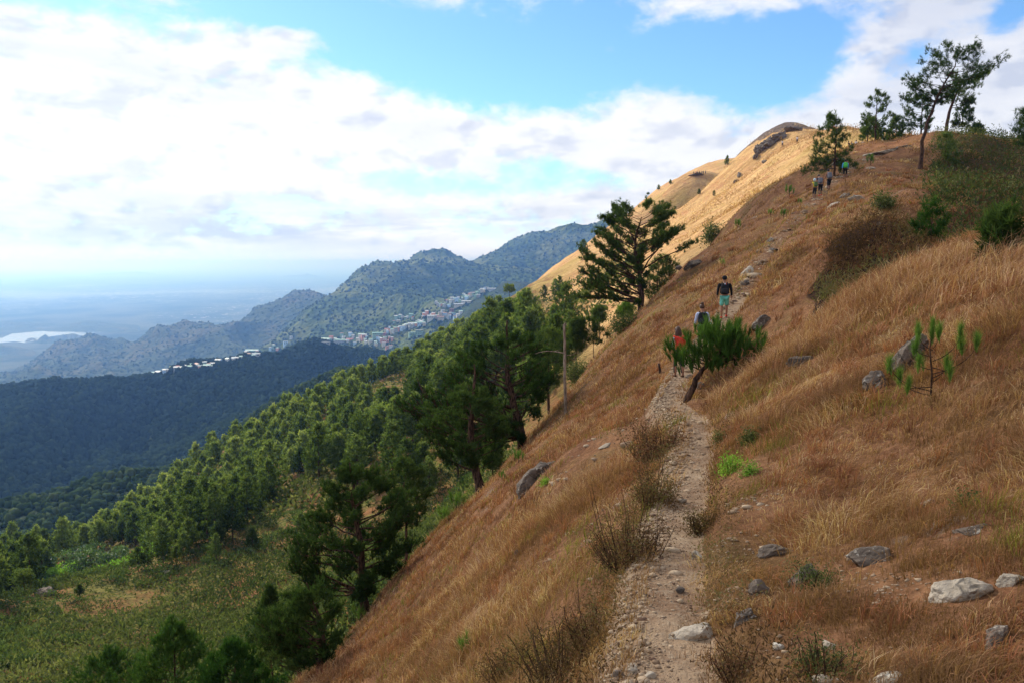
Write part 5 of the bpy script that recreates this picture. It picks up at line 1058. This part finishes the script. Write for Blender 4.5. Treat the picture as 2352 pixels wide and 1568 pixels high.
#OBJECTS
# ---- bare pole, stump, post
rs = np.random.default_rng(3); b = base_on(1299*D2, 948*D2, .1); s = S(b[1]); H_ = (948-733)*s
pole = empty('dead_tree_pole', b, 'bare grey dead trunk standing like a pole, with one crooked side branch', 'dead tree')
g = Geo(); zz = np.linspace(0, H_*.985, 16); g.tube(np.stack([-.02*zz+.012*np.sin(zz*2.3), 0*zz, zz], -1), .085-.025*zz/H_+rs.normal(0, .003, 16), 12)
for k in range(5): g.tube([(-.09+.025*k, 0, H_*.97), (-.10+.026*k, rs.normal(0, .02), H_+rs.uniform(-.02, .09))], [.022, .002], 4)
mobj('trunk', g.mesh('trunk', [M['bark_light']], True), pole)
g = Geo(); h0 = (948-803)*s; g.tube([(-.05, 0, h0), (-.35, 0, h0+.07), (-.62, .02, h0+.1), (-.95, 0, h0+.12), (-1.3, 0, h0+.06), (-1.52, 0, h0-.02)], [.036, .03, .026, .022, .018, .008], 6); g.tube([(-.55, .02, h0+.1), (-.4, .03, h0+.17), (-.2, .05, h0+.19)], [.018, .012, .006], 5)
g.tube([(0, 0, h0-.1), (.3, .02, h0-.06), (.55, .02, h0+.05)], [.02, .014, .006], 5); mobj('branch', g.mesh('branch', [M['bark_light']], True), pole)
b = base_on(1517*D2, 855*D2, .05); g = Geo(); g.tube([(0, 0, -.05), (-.03, 0, .2), (-.07, 0, .42)], [.055, .05, .046], 8); o = mobj('stump', g.mesh('stump', [M['bark']], True)); o.location = tuple(b); set_tags(o, 'short charred stump leaning left in the grass beside the path', 'stump')
b = base_Y(2015*D2, 118); g = Geo(); g.tube([(0, 0, -.3), (-.15, 0, 1.3), (-.3, 0, 3.4)], [.12, .11, .09], 8); M['white'] = flat('white_paint', rgb(.75, .75, .74), .6)
o = mobj('post', g.mesh('post', [M['white']], True)); o.location = (b[0], b[1], z_at(340*D2, 118)-.4); set_tags(o, 'slim white leaning post behind the slim open pine on the crest', 'post')

# ---- hikers
SKIN = flat('skin', srgb(150, 104, 78), .55, .06, 20); HAIR = flat('dark_hair', rgb(.018, .012, .009), .5, .3, 60); HAIRB = flat('brown_hair', rgb(.075, .035, .018), .5, .3, 60)
CL = {k: flat('cloth_'+k, c, .85, .12, 18, .1) for k, c in dict(black=rgb(.018, .018, .02), dark=rgb(.03, .03, .034), teal=rgb(.16, .52, .42), white=rgb(.66, .68, .74), lavender=rgb(.52, .56, .72), olive=rgb(.06, .06, .045), red=rgb(.62, .05, .035),
      yellow=rgb(.75, .58, .06), green=rgb(.10, .48, .09), blue=rgb(.10, .34, .66), grey=rgb(.16, .16, .18), navy=rgb(.03, .045, .08), pale=rgb(.55, .66, .70), brown=rgb(.10, .05, .03), camo=rgb(.08, .14, .06)).items()}
def skin_obj(name, pts, edges, mat, parent, root=0, sub=2):
    import bmesh
    bm = bmesh.new(); lay = bm.verts.layers.skin.verify(); vs_ = []
    for i, (x, y, z, r) in enumerate(pts):
        v = bm.verts.new((x, y, z)); rr = r if isinstance(r, tuple) else (r, r); v[lay].radius = rr; v[lay].use_root = (i == root); vs_.append(v)
    for a, b in edges: bm.edges.new((vs_[a], vs_[b]))
    me = bpy.data.meshes.new(name); bm.to_mesh(me); bm.free(); me.materials.append(mat)
    o = mobj(name, me, parent); md = o.modifiers.new('skin', 'SKIN'); md.use_smooth_shade = True; md.branch_smoothing = .5
    if sub: sb = o.modifiers.new('sub', 'SUBSURF'); sb.levels = sub; sb.render_levels = sub
    return o
def blob_mesh(name, dims, mat, seed=1, jag=.05, box=.0, src=None):
    v, f = src or ICO2; v = v.copy()
    if box: v = np.sign(v)*np.abs(v)**(1-box); v /= np.abs(v).max(0)
    v = v*(1+jag*n3(v, 2.2, seed))[:, None]*np.array(dims); return mesh_np(name, v, f, [mat], True)
def part(me, parent, loc, rot=(0, 0, 0)):
    o = mobj(me.name, me, parent); o.location = loc; o.rotation_euler = rot; return o
def hiker(loc, label, H=1.7, rz=0.0, top='black', bottom='dark', pack=None, legs=((.0, .0), (.12, .0)), arms=((-.16, .0), (.16, .0)), bend=.08, hair='short', hairm=None, sleeves='long', short=False, shoes='brown', detail=2, step=.0, wide=1.0, name='person', group=None, elbows=.06):
    """seen from behind; local +y is the walking direction; step = how much higher the right foot stands"""
    k = H/1.7; o = empty(name, loc, label, 'person', group, rz)
    hip = np.array([0, 0, .90]); ch = np.array([0, bend*.75, 1.22]); nk = np.array([0, bend*1.35, 1.43]); hd = nk+np.array([0, bend*.5+.02, .17])
    fL = np.array([-.11, legs[0][0], .05+legs[0][1]]); fR = np.array([.11, legs[1][0], .05+legs[1][1]+step])
    def kn(f, s_): m_ = (hip*[1, 1, 1]+f)/2; return np.array([s_*.105, m_[1]+.05+abs(f[2]-.05)*.35, (.90+f[2])/2+.0])
    kL, kR = kn(fL, -1), kn(fR, 1); hL, hR = np.array([-.085, 0, .86]), np.array([.085, 0, .86])
    sL, sR = ch+np.array([-.185*wide, .01, .17]), ch+np.array([.185*wide, .01, .17])
    def arm(sh, s_, a):
        e = sh+np.array([s_*elbows, a[0]*.5-.03, -.27]); w_ = e+np.array([s_*.02, a[0]+.06, -.22+a[1]]); return e, w_
    eL, wL = arm(sL, -1, arms[0]); eR, wR = arm(sR, 1, arms[1])
    P, E = [], []
    def ad(p, r, con=None): P.append((p[0]*k, p[1]*k, p[2]*k, tuple(np.array(r)*k) if isinstance(r, tuple) else r*k)); i = len(P)-1; (E.append((con, i)) if con is not None else None); return i
    i_h = ad(hip, (.145*wide, .10)); i_w = ad((hip+ch)/2, (.125*wide, .09), i_h); i_c = ad(ch, (.155*wide, .105), i_w); i_n0 = ad(ch+(nk-ch)*.72, (.10, .075), i_c); i_n = ad(nk, .056, i_n0)
    i_j = ad(nk+np.array([0, .03, .07]), (.066, .072), i_n); i_hd = ad(hd, (.078, .092), i_j); ad(hd+np.array([0, -.005, .085]), (.05, .06), i_hd)
    if detail >= 2:
        j = ad(hd+np.array([0, .095, -.02]), .016, i_hd)                               # nose
        for q in (-1, 1): ad(hd+np.array([q*.088, -.005, -.01]), .016, i_hd)            # ears
    for sgn, h_, k_, f_ in ((-1, hL, kL, fL), (1, hR, kR, fR)):
        a = ad(h_, .088, i_h); b_ = ad(k_+np.array([0, 0, .12])*0+h_*.5+k_*.5-h_*.0 if False else (h_+k_)/2, .078, a); c = ad(k_, .056, b_); d = ad(k_*.55+f_*.45+np.array([0, -.02, .03]), .055, c); e = ad(f_+np.array([0, -.02, .04]), .036, d); ad(f_+np.array([0, .11, -.015]), (.04, .022), e)
    for sgn, s_, e_, w_ in ((-1, sL, eL, wL), (1, sR, eR, wR)):
        a = ad(s_, .058, i_n0 if False else i_c); b_ = ad((s_+e_)/2, .047, a); c = ad(e_, .04, b_); d = ad((e_+w_)/2, .036, c); e = ad(w_, .026, d)
        if detail >= 2:
            dr = nrm(w_-e_); pm = ad(w_+dr*.055, (.036, .018), e); 
            sd_ = np.array([0, 1.0, 0]) if abs(dr[1]) < .8 else np.array([0, 0, 1.0])
            for q, L_ in ((-1.5, .055), (-.5, .072), (.5, .078), (1.5, .066)):
                f0 = ad(w_+dr*.095+sd_*q*.017, .0095, pm); f1 = ad(w_+dr*(.095+L_*.5)+sd_*q*.019+np.array([-sgn*.006, 0, 0]), .0085, f0); ad(w_+dr*(.095+L_)+sd_*q*.018+np.array([-sgn*.02, 0, 0]), .007, f1)
            t0 = ad(w_+dr*.035+sd_*.038, .010, e); ad(w_+dr*.085+sd_*.055, .008, t0)
        else: ad(w_+nrm(w_-e_)*.09, (.032, .02), e)
    body = skin_obj('body', P, E, SKIN, o, 0, detail if detail < 2 else 2)
    # shirt / jacket
    r_ = 1.14; T = [(hip*[1, 1, 1]+np.array([0, 0, .02]), (.165*wide, .12)), ((hip+ch)/2, (.15*wide, .112)), (ch, (.175*wide, .125)), (ch+(nk-ch)*.6, (.13*wide, .095)), (nk-np.array([0, 0, .015]), .066)]
    P2 = [(p[0]*k, p[1]*k, p[2]*k, tuple(np.array(q if isinstance(q, tuple) else (q, q))*k)) for p, q in T]; E2 = [(0, 1), (1, 2), (2, 3), (3, 4)]
    if sleeves != 'none':
        for s_, e_, w_ in ((sL, eL, wL), (sR, eR, wR)):
            n0 = len(P2); seq = [(s_, .074), ((s_+e_)/2, .062)]+([(e_, .055), ((e_+w_)/2, .05), (e_*.1+w_*.9, .04)] if sleeves == 'long' else [])
            for q, (p, r0_) in enumerate(seq): P2.append((p[0]*k, p[1]*k, p[2]*k, (r0_*k, r0_*k))); E2.append((2 if q == 0 else n0+q-1, n0+q))
    skin_obj('jacket' if top == 'black' and sleeves == 'long' else 'shirt', P2, E2, CL[top], o, 0, detail)
    P3_, E3 = [(hip[0]*k, hip[1]*k, (hip[2]+.03)*k, (.158*wide*k, .115*k))], []
    for h_, k_, f_ in ((hL, kL, fL), (hR, kR, fR)):
        n0 = len(P3_); seq = [(h_, .108), ((h_+k_)/2, .10), (k_+(h_-k_)*.02, .088)] if short else [(h_, .102), ((h_+k_)/2, .09), (k_, .07), ((k_+f_)/2, .062), (f_+np.array([0, -.01, .08]), .05)]
        for q, (p, r0_) in enumerate(seq): P3_.append((p[0]*k, p[1]*k, p[2]*k, (r0_*k, r0_*k))); E3.append((0 if q == 0 else n0+q-1, n0+q))
    skin_obj('shorts' if short else 'trousers', P3_, E3, CL[bottom], o, 0, detail)
    for f_ in (fL, fR):
        skin_obj('shoe', [((f_[0])*k, (f_[1]-.07)*k, (f_[2])*k, (.044*k, .04*k)), (f_[0]*k, (f_[1]+.03)*k, (f_[2]-.008)*k, (.05*k, .04*k)), (f_[0]*k, (f_[1]+.14)*k, (f_[2]-.02)*k, (.045*k, .026*k))], [(0, 1), (1, 2)], CL[shoes], o, 0, 1)
    hc = hd*k; hm_ = hairm or HAIR
    if hair in ('short', 'bun', 'long'): part(blob_mesh('hair', (.098*k, .108*k, .112*k), hm_, 3, .05), o, (hc[0], hc[1]-.018*k, hc[2]+.028*k))
    if hair == 'bun': part(blob_mesh('hair_bun', (.055*k, .05*k, .06*k), hm_, 5, .15), o, (0, hc[1]-.05*k, hc[2]+.15*k))
    if hair == 'long': part(blob_mesh('long_hair', (.12*k, .07*k, .24*k), hm_, 6, .10), o, (0, hc[1]-.085*k, hc[2]-.13*k))
    if hair == 'cap': part(blob_mesh('cap', (.102*k, .11*k, .10*k), CL['black'], 3, .02), o, (hc[0], hc[1]-.01*k, hc[2]+.035*k)); part(blob_mesh('cap_brim', (.07*k, .07*k, .01*k), CL['black'], 3, .02), o, (hc[0], hc[1]+.12*k, hc[2]+.04*k))
    if hair == 'scarf': part(blob_mesh('headscarf', (.112*k, .12*k, .14*k), CL['pale'], 3, .08), o, (hc[0], hc[1]-.015*k, hc[2]+.005*k))
    if detail >= 2:
        for q in (-1, 1): part(blob_mesh('eye', (.012*k, .006*k, .008*k), CL['black'], 1, 0, 0, ICO1), o, (q*.032*k, hc[1]+.083*k, hc[2]+.012*k))
        part(blob_mesh('mouth', (.022*k, .005*k, .006*k), CL['red'], 1, 0, 0, ICO1), o, (0, hc[1]+.078*k, hc[2]-.052*k))
    if pack:
        col, pw, ph = pack; c0 = ch*k+np.array([0, -.21*k, -.02*k])
        pk = part(blob_mesh('backpack', (pw*.5*k, .12*k, ph*.5*k), CL[col], 9, .05, .45), o, tuple(c0), (R(-8)*1, 0, 0))
        part(blob_mesh('pocket', (pw*.38*k, .05*k, ph*.22*k), CL['dark' if col == 'black' else col], 4, .03, .4), pk, (0, -.11*k, -ph*.18*k))
        for q in (-1, 1):
            g = Geo(); A = np.array([q*.10*k, ch[1]*k-.10*k, (ch[2]+.17)*k]); g.tube([A, A+np.array([0, .10*k, .07*k]), A+np.array([q*.01, .24*k, -.0*k]), np.array([q*.15*k, ch[1]*k+.10*k, (ch[2]-.05)*k]), np.array([q*.17*k, ch[1]*k-.08*k, (ch[2]-.2)*k])], .018*k, 6)
            mobj('strap', g.mesh('strap', [CL[col]], True), o)
    return o
b = base_on(724, 318.5, .0)
man = hiker(b, 'man in black jacket and teal shorts walking up the trail with a black backpack', 1.76, R(-8), 'black', 'teal', ('black', .32, .46), ((.0, .0), (.16, .0)), ((-.03, 0), (.02, 0)), .05, 'cap', short=True, shoes='red', step=.06, wide=1.12)
ch_ = part(blob_mesh('logo_patch', (.030, .006, .045), CL['white'], 2, .05, .4), man, (-.02, -.255, 1.44)); part(blob_mesh('logo_patch', (.012, .006, .04), CL['red'], 2, .05, .4), man, (.03, -.258, 1.43), (0, R(-20), 0))
b = np.array([ray(702.5, 330)[0]*30, 30.0, 0]); b[2] = near_z(b[:1], b[1:2])[0]; Hw = z_at(301.5, 30)-b[2]
b[2] += (Hw-1.66)*.6 if Hw > 1.66 else 0
w2 = hiker(b, 'woman with hair bun and big black backpack, half hidden by the young pine', 1.62, R(-6), 'lavender', 'olive', ('black', .36, .46), ((-.08, 0), (.14, .03)), ((.05, .05), (.12, .12)), .14, 'bun', HAIRB, shoes='dark')
part(blob_mesh('tied_jacket', (.20, .15, .22), CL['olive'], 5, .12), w2, (0, -.02, .80)); part(blob_mesh('scarf', (.035, .06, .30), CL['pale'], 7, .2), w2, (.25, .02, .78), (0, R(12), 0))
b = base_on(679, 376.5, .0)
w3 = hiker(b, 'person with long brown hair in a red top and black trousers behind the young pine', 1.62, R(10), 'red', 'black', None, ((.1, 0), (-.06, .0)), ((.0, .04), (.14, .1)), .10, 'long', HAIRB, shoes='brown')
part(blob_mesh('sleeve_wrap', (.05, .06, .17), CL['white'], 5, .1), w3, (-.24, 0, 1.15), (0, R(8), 0))
for (x, y, H_, rz, kw, lb) in [
    (1871, 455, 1.55, .1, dict(top='yellow', bottom='dark', pack=('camo', .28, .42), hair='scarf', sleeves='short', bend=.05, shoes='dark'), 'hiker in a yellow shirt with pale headscarf and green-black backpack, last of the file'),
    (1884, 449, 1.72, -.1, dict(top='navy', bottom='black', pack=('grey', .32, .46), hair='short', sleeves='short', bend=.34, shoes='red', legs=((-.1, 0), (.15, .05)), elbows=.14), 'hiker bending forward in dark shirt with a grey backpack, middle of the file'),
    (1904, 437, 1.78, .0, dict(top='dark', bottom='black', pack=('grey', .34, .50), hair='short', sleeves='none', bend=.14, shoes='brown', legs=((-.12, 0), (.2, .12)), arms=((.1, .1), (.2, .2))), 'hiker in sleeveless top with a grey backpack stepping uphill beside the thin trunk'),
    (1941, 410, 1.70, -.3, dict(top='blue', bottom='black', pack=('green', .36, .50), hair='short', sleeves='long', bend=.1, shoes='brown'), 'hiker in blue shirt with a bright green backpack, leading the file')]:
    b = base_on(x*D2, y*D2, .02); hiker(b, lb, H_, rz, **kw)
def far_hiker(x, y, Y, H, lb, top, bottom, hair='short', group=None):
    p = hit(x*D2, y*D2, far_z, 60)
    if p is None or abs(p[1]-Y) > Y*.5:
        xx = ray(x*D2, 200)[0]*Y; p = np.array([xx, Y, z_at(y*D2, Y)])
    hiker(p, lb, H, random.uniform(-.5, .5), top, bottom, None, ((0, 0), (.1, .04)), hair=hair, detail=1, sleeves='short', group=group)
for a in [(1797, 337, 285, 1.9, 'tiny walker in white at the foot of the dark summit crag, left', 'white', 'navy'), (1831, 330, 275, 1.9, 'tiny walker in white and red under the summit crag, right', 'white', 'dark'), (1916, 306, 240, 1.9, 'tiny walker in red near the top of the upright pine', 'red', 'dark'),
          (1950, 347, 150, 1.7, 'walker in black at the left of the group in the saddle', 'black', 'dark'), (1957, 347, 150, 1.65, 'walker in grey second from left in the saddle group', 'grey', 'dark'), (1966, 345, 152, 1.75, 'walker in white and red near the middle of the saddle group', 'white', 'black'), (1972, 347, 150, 1.65, 'walker in pale clothes right of the middle of the saddle group', 'pale', 'grey'), (1980, 345, 153, 1.7, 'walker in white at the right of the saddle group', 'white', 'olive')]: far_hiker(*a)
for i in range(7): far_hiker(1594+i*4.3+random.uniform(-1, 1), 402.5-i*.35, 540, 2.0, 'tiny dark walker in the row on the far golden spur', ('dark', 'red', 'navy', 'dark', 'brown', 'black', 'grey')[i], 'black', group='tiny walkers in a row on the far spur')

# ---- the mountain town
WALLM = {k: flat('wall_'+k, c, .85, .15, .6, .1) for k, c in dict(white=rgb(.58, .59, .58), cream=rgb(.5, .46, .38), green=rgb(.28, .42, .34), grey=rgb(.36, .37, .38), orange=rgb(.62, .30, .20), brick=rgb(.30, .15, .12), blue=rgb(.42, .58, .78)).items()}
ROOFM = {k: flat('roof_'+k, c, .45, .2, .9, .4) for k, c in dict(silver=rgb(.46, .49, .50), green=rgb(.24, .42, .34), red=rgb(.42, .12, .10), white=rgb(.48, .50, .50), rust=rgb(.30, .17, .12), grey=rgb(.34, .36, .38), mint=rgb(.45, .62, .54)).items()}
WIN = flat('window_glass', rgb(.04, .05, .06), .2, .1, 2, .5)
def house(loc, w_, d_, h_, wall, roof, rz, label, group=None, win=False, flatroof=False, name='house'):
    loc = (loc[0], loc[1], loc[2]+1.8); o = empty(name, loc, label, 'house' if name == 'house' else 'building', group, rz)
    v = np.array([(x, y, z) for z in (-13, h_) for x, y in ((-w_/2, -d_/2), (w_/2, -d_/2), (w_/2, d_/2), (-w_/2, d_/2))]+[(-w_/2, 0, h_+(0 if flatroof else d_*.2)), (w_/2, 0, h_+(0 if flatroof else d_*.2))])
    me = bpy.data.meshes.new('wall'); me.from_pydata([tuple(p) for p in v], [], [(0, 1, 5, 4), (1, 2, 6, 9, 5) if not flatroof else (1, 2, 6, 5), (2, 3, 7, 6), (3, 0, 4, 8, 7) if not flatroof else (3, 0, 4, 7)]); me.materials.append(WALLM[wall]); mobj('wall', me, o)
    e = .7; t = .18
    if flatroof: rv = [(sx*(w_/2+.4), sy*(d_/2+.4), h_+z) for z in (0, .5) for sx, sy in ((-1, -1), (1, -1), (1, 1), (-1, 1))]; rf = [(0, 1, 5, 4), (1, 2, 6, 5), (2, 3, 7, 6), (3, 0, 4, 7), (4, 5, 6, 7), (3, 2, 1, 0)]
    else:
        rd = d_*.2; prof = [(-d_/2-e, h_-rd*2*e/d_+.02), (0, h_+rd+.02), (d_/2+e, h_-rd*2*e/d_+.02), (d_/2+e, h_-rd*2*e/d_+t), (0, h_+rd+t+.03), (-d_/2-e, h_-rd*2*e/d_+t)]
        rv = [(sx*(w_/2+e), y, z) for sx in (-1, 1) for y, z in prof]; rf = [(i, (i+1) % 6, (i+1) % 6+6, i+6) for i in range(6)]+[(0, 1, 4, 5), (1, 2, 3, 4), (6, 7, 10, 11), (7, 8, 9, 10)]
    me = bpy.data.meshes.new('roof'); me.from_pydata(rv, [], rf); me.materials.append(ROOFM[roof]); mobj('roof', me, o)
    if win:
        nst = max(1, int(h_/3)); nw = max(2, int(w_/5))
        for a in range(nst):
            for c in range(nw):
                x = -w_/2+(c+.5)*w_/nw; z = h_*(a+.3)/nst; hw, hh_ = w_/nw*.28, h_/nst*.22
                me = bpy.data.meshes.new('window'); me.from_pydata([(x-hw, -d_/2-.06, z), (x+hw, -d_/2-.06, z), (x+hw, -d_/2-.06, z+2*hh_), (x-hw, -d_/2-.06, z+2*hh_), (x-hw, -d_/2+.1, z), (x+hw, -d_/2+.1, z), (x+hw, -d_/2+.1, z+2*hh_), (x-hw, -d_/2+.1, z+2*hh_)], [], [(0, 1, 2, 3), (0, 4, 5, 1), (1, 5, 6, 2), (2, 6, 7, 3), (3, 7, 4, 0)]); me.materials.append(WIN); mobj('window', me, o)
    return o
def mid_z(x, y): return np.maximum(ridge_z(x, y), mount_z(x, y))
def town_pt(px, py):
    for q in range(30):
        p = hit(px, py+q*.5, mid_z, 700, 5000, 1200)
        if p is not None: return p
Z1 = lambda x, y: (125+x*.1807, 262.5+y*.1807)
TOWN = [(185, 600, 46, 20, 10, 'white', 'silver', 0, 'white shed with silver roof at the far left end of the town'), (295, 594, 70, 18, 8, 'grey', 'white', 0, 'long low building with white roof near the left end of the town'), (355, 588, 50, 26, 18, 'green', 'green', 0, 'square green-roofed building left of the orange-walled house'),
    (415, 586, 34, 16, 14, 'orange', 'silver', 0, 'small orange-walled house in the lower row'), (455, 582, 60, 18, 14, 'cream', 'mint', 0, 'long pale green-roofed building in the lower row'), (485, 572, 40, 18, 12, 'white', 'white', 0, 'white house at the right of the lower row'), (518, 552, 52, 20, 12, 'blue', 'white', 0, 'white-roofed house with blue walls above the lower row'),
    (612, 540, 60, 16, 9, 'grey', 'white', 0, 'low building with white roof between lower row and terraces'), (704, 500, 80, 26, 24, 'green', 'mint', 0, 'terraced pale green building on the wooded knoll'), (720, 518, 60, 14, 8, 'grey', 'silver', 0, 'long silver roof below the terraced building'),
    (888, 452, 26, 20, 24, 'blue', 'white', 1, 'small blue-white cube house alone on the wooded ridge'), (920, 420, 18, 14, 18, 'white', 'silver', 1, 'narrow white house highest on the wooded knoll'),
    (1105, 436, 70, 30, 20, 'grey', 'mint', 0, 'large pale-roofed building at the left end of the main town'), (1112, 456, 50, 20, 22, 'grey', 'grey', 1, 'grey block below the large pale-roofed building'), (1200, 440, 90, 22, 18, 'grey', 'green', 0, 'long green-roofed hall in the main town'), (1245, 430, 46, 16, 10, 'orange', 'red', 0, 'red-roofed row in the main town'),
    (1328, 415, 44, 26, 22, 'orange', 'silver', 0, 'orange-fronted white building in the middle of the main town'), (1310, 405, 40, 18, 12, 'white', 'mint', 0, 'white house behind the orange-fronted building'), (1405, 400, 80, 24, 14, 'green', 'green', 0, 'long green-roofed school-like building'), (1438, 401, 20, 16, 12, 'brick', 'red', 1, 'small bright red building beside the long green one'),
    (1440, 438, 50, 14, 8, 'orange', 'rust', 0, 'rust-roofed row low in the main town'), (1590, 355, 52, 30, 26, 'white', 'silver', 0, 'big white building in the upper part of the main town'), (1640, 345, 44, 26, 18, 'blue', 'green', 0, 'green-roofed building right of the big white one'), (1590, 405, 44, 22, 26, 'green', 'mint', 1, 'green block in the shaded lower part of the town'), (1630, 398, 46, 26, 34, 'green', 'grey', 1, 'tall green block beside the other green one'),
    (1700, 310, 60, 26, 20, 'white', 'silver', 0, 'wide white building in the upper town'), (1748, 318, 40, 24, 24, 'cream', 'rust', 0, 'cream house with rust roof right of the wide white one'), (1808, 280, 26, 24, 34, 'brick', 'rust', 1, 'dark red tower block in the upper town'), (1780, 292, 110, 14, 8, 'grey', 'rust', 0, 'long rust-roofed row beside the red tower block'),
    (1848, 240, 60, 20, 12, 'cream', 'silver', 0, 'pale house halfway up the upper row'), (1890, 222, 60, 18, 10, 'white', 'silver', 0, 'long white house in the upper row'), (2000, 155, 22, 18, 26, 'cream', 'silver', 1, 'tall pale house at the top right end of the town'), (2030, 152, 50, 14, 10, 'grey', 'silver', 0, 'low grey house at the very top end of the town')]
rs = np.random.default_rng(99)
for (x, y, w_, d_, h_, wl, rf, fl, lb) in TOWN:
    px, py = Z1(x, y); p = town_pt(px, py)
    if p is None: continue
    k = p[1]/F*.1807; house(p, w_*k*(.62 if x < 620 else .9), max(7, d_*k*.85), max(4, h_*k*.66), wl, rf, R(rs.uniform(-26, 26)), lb, win=(w_ >= 44 or fl), flatroof=bool(fl), name='building' if h_ >= 18 else 'house')
lines = [((150, 604), (500, 572), 14, 'small house in the lower left row of the town'), ((560, 548), (745, 512), 9, 'small house between the lower row and the terraced building'), ((800, 480), (850, 470), 3, 'small house by the bend of the wooded ridge'), ((1090, 430), (1480, 430), 24, 'small house in the main town along the road'), ((1440, 395), (1660, 330), 30, 'small house crowded on the slope of the main town'), ((1480, 330), (1600, 300), 9, 'small house highest behind the main town'),
    ((1640, 300), (1860, 290), 18, 'small house in the lower part of the upper town'), ((1720, 250), (2000, 160), 30, 'small house strung along the upper row of the town'), ((1300, 440), (1480, 470), 8, 'small house below the main town among trees')]
for (a, b_, n_, lb) in lines:
    for i in range(n_):
        f = (i+rs.uniform(.1, .9))/n_; px, py = Z1(a[0]+(b_[0]-a[0])*f, a[1]+(b_[1]-a[1])*f+rs.normal(0, 8)); p = town_pt(px, py)
        if p is None: continue
        k = p[1]/F*.1807; w_ = rs.uniform(9, 22)*k; cat = ('white', 'cream', 'grey', 'orange', 'green', 'blue', 'white')[rs.integers(0, 7)]; rf = ('silver', 'white', 'green', 'red', 'rust', 'mint', 'grey', 'silver', 'silver')[rs.integers(0, 9)]
        l2 = lb.replace('small house', {'silver': 'small silver-roofed house', 'white': 'small white-roofed house', 'green': 'small green-roofed house', 'red': 'small red-roofed house', 'rust': 'small rust-roofed house', 'mint': 'small pale green-roofed house', 'grey': 'small grey-roofed house'}[rf])
        house(p, w_, max(6, w_*rs.uniform(.5, .8)), rs.uniform(4.5, 8)*p[1]/2200, cat, rf, R(rs.uniform(-30, 30)), l2, group=l2.replace('house', 'houses'))
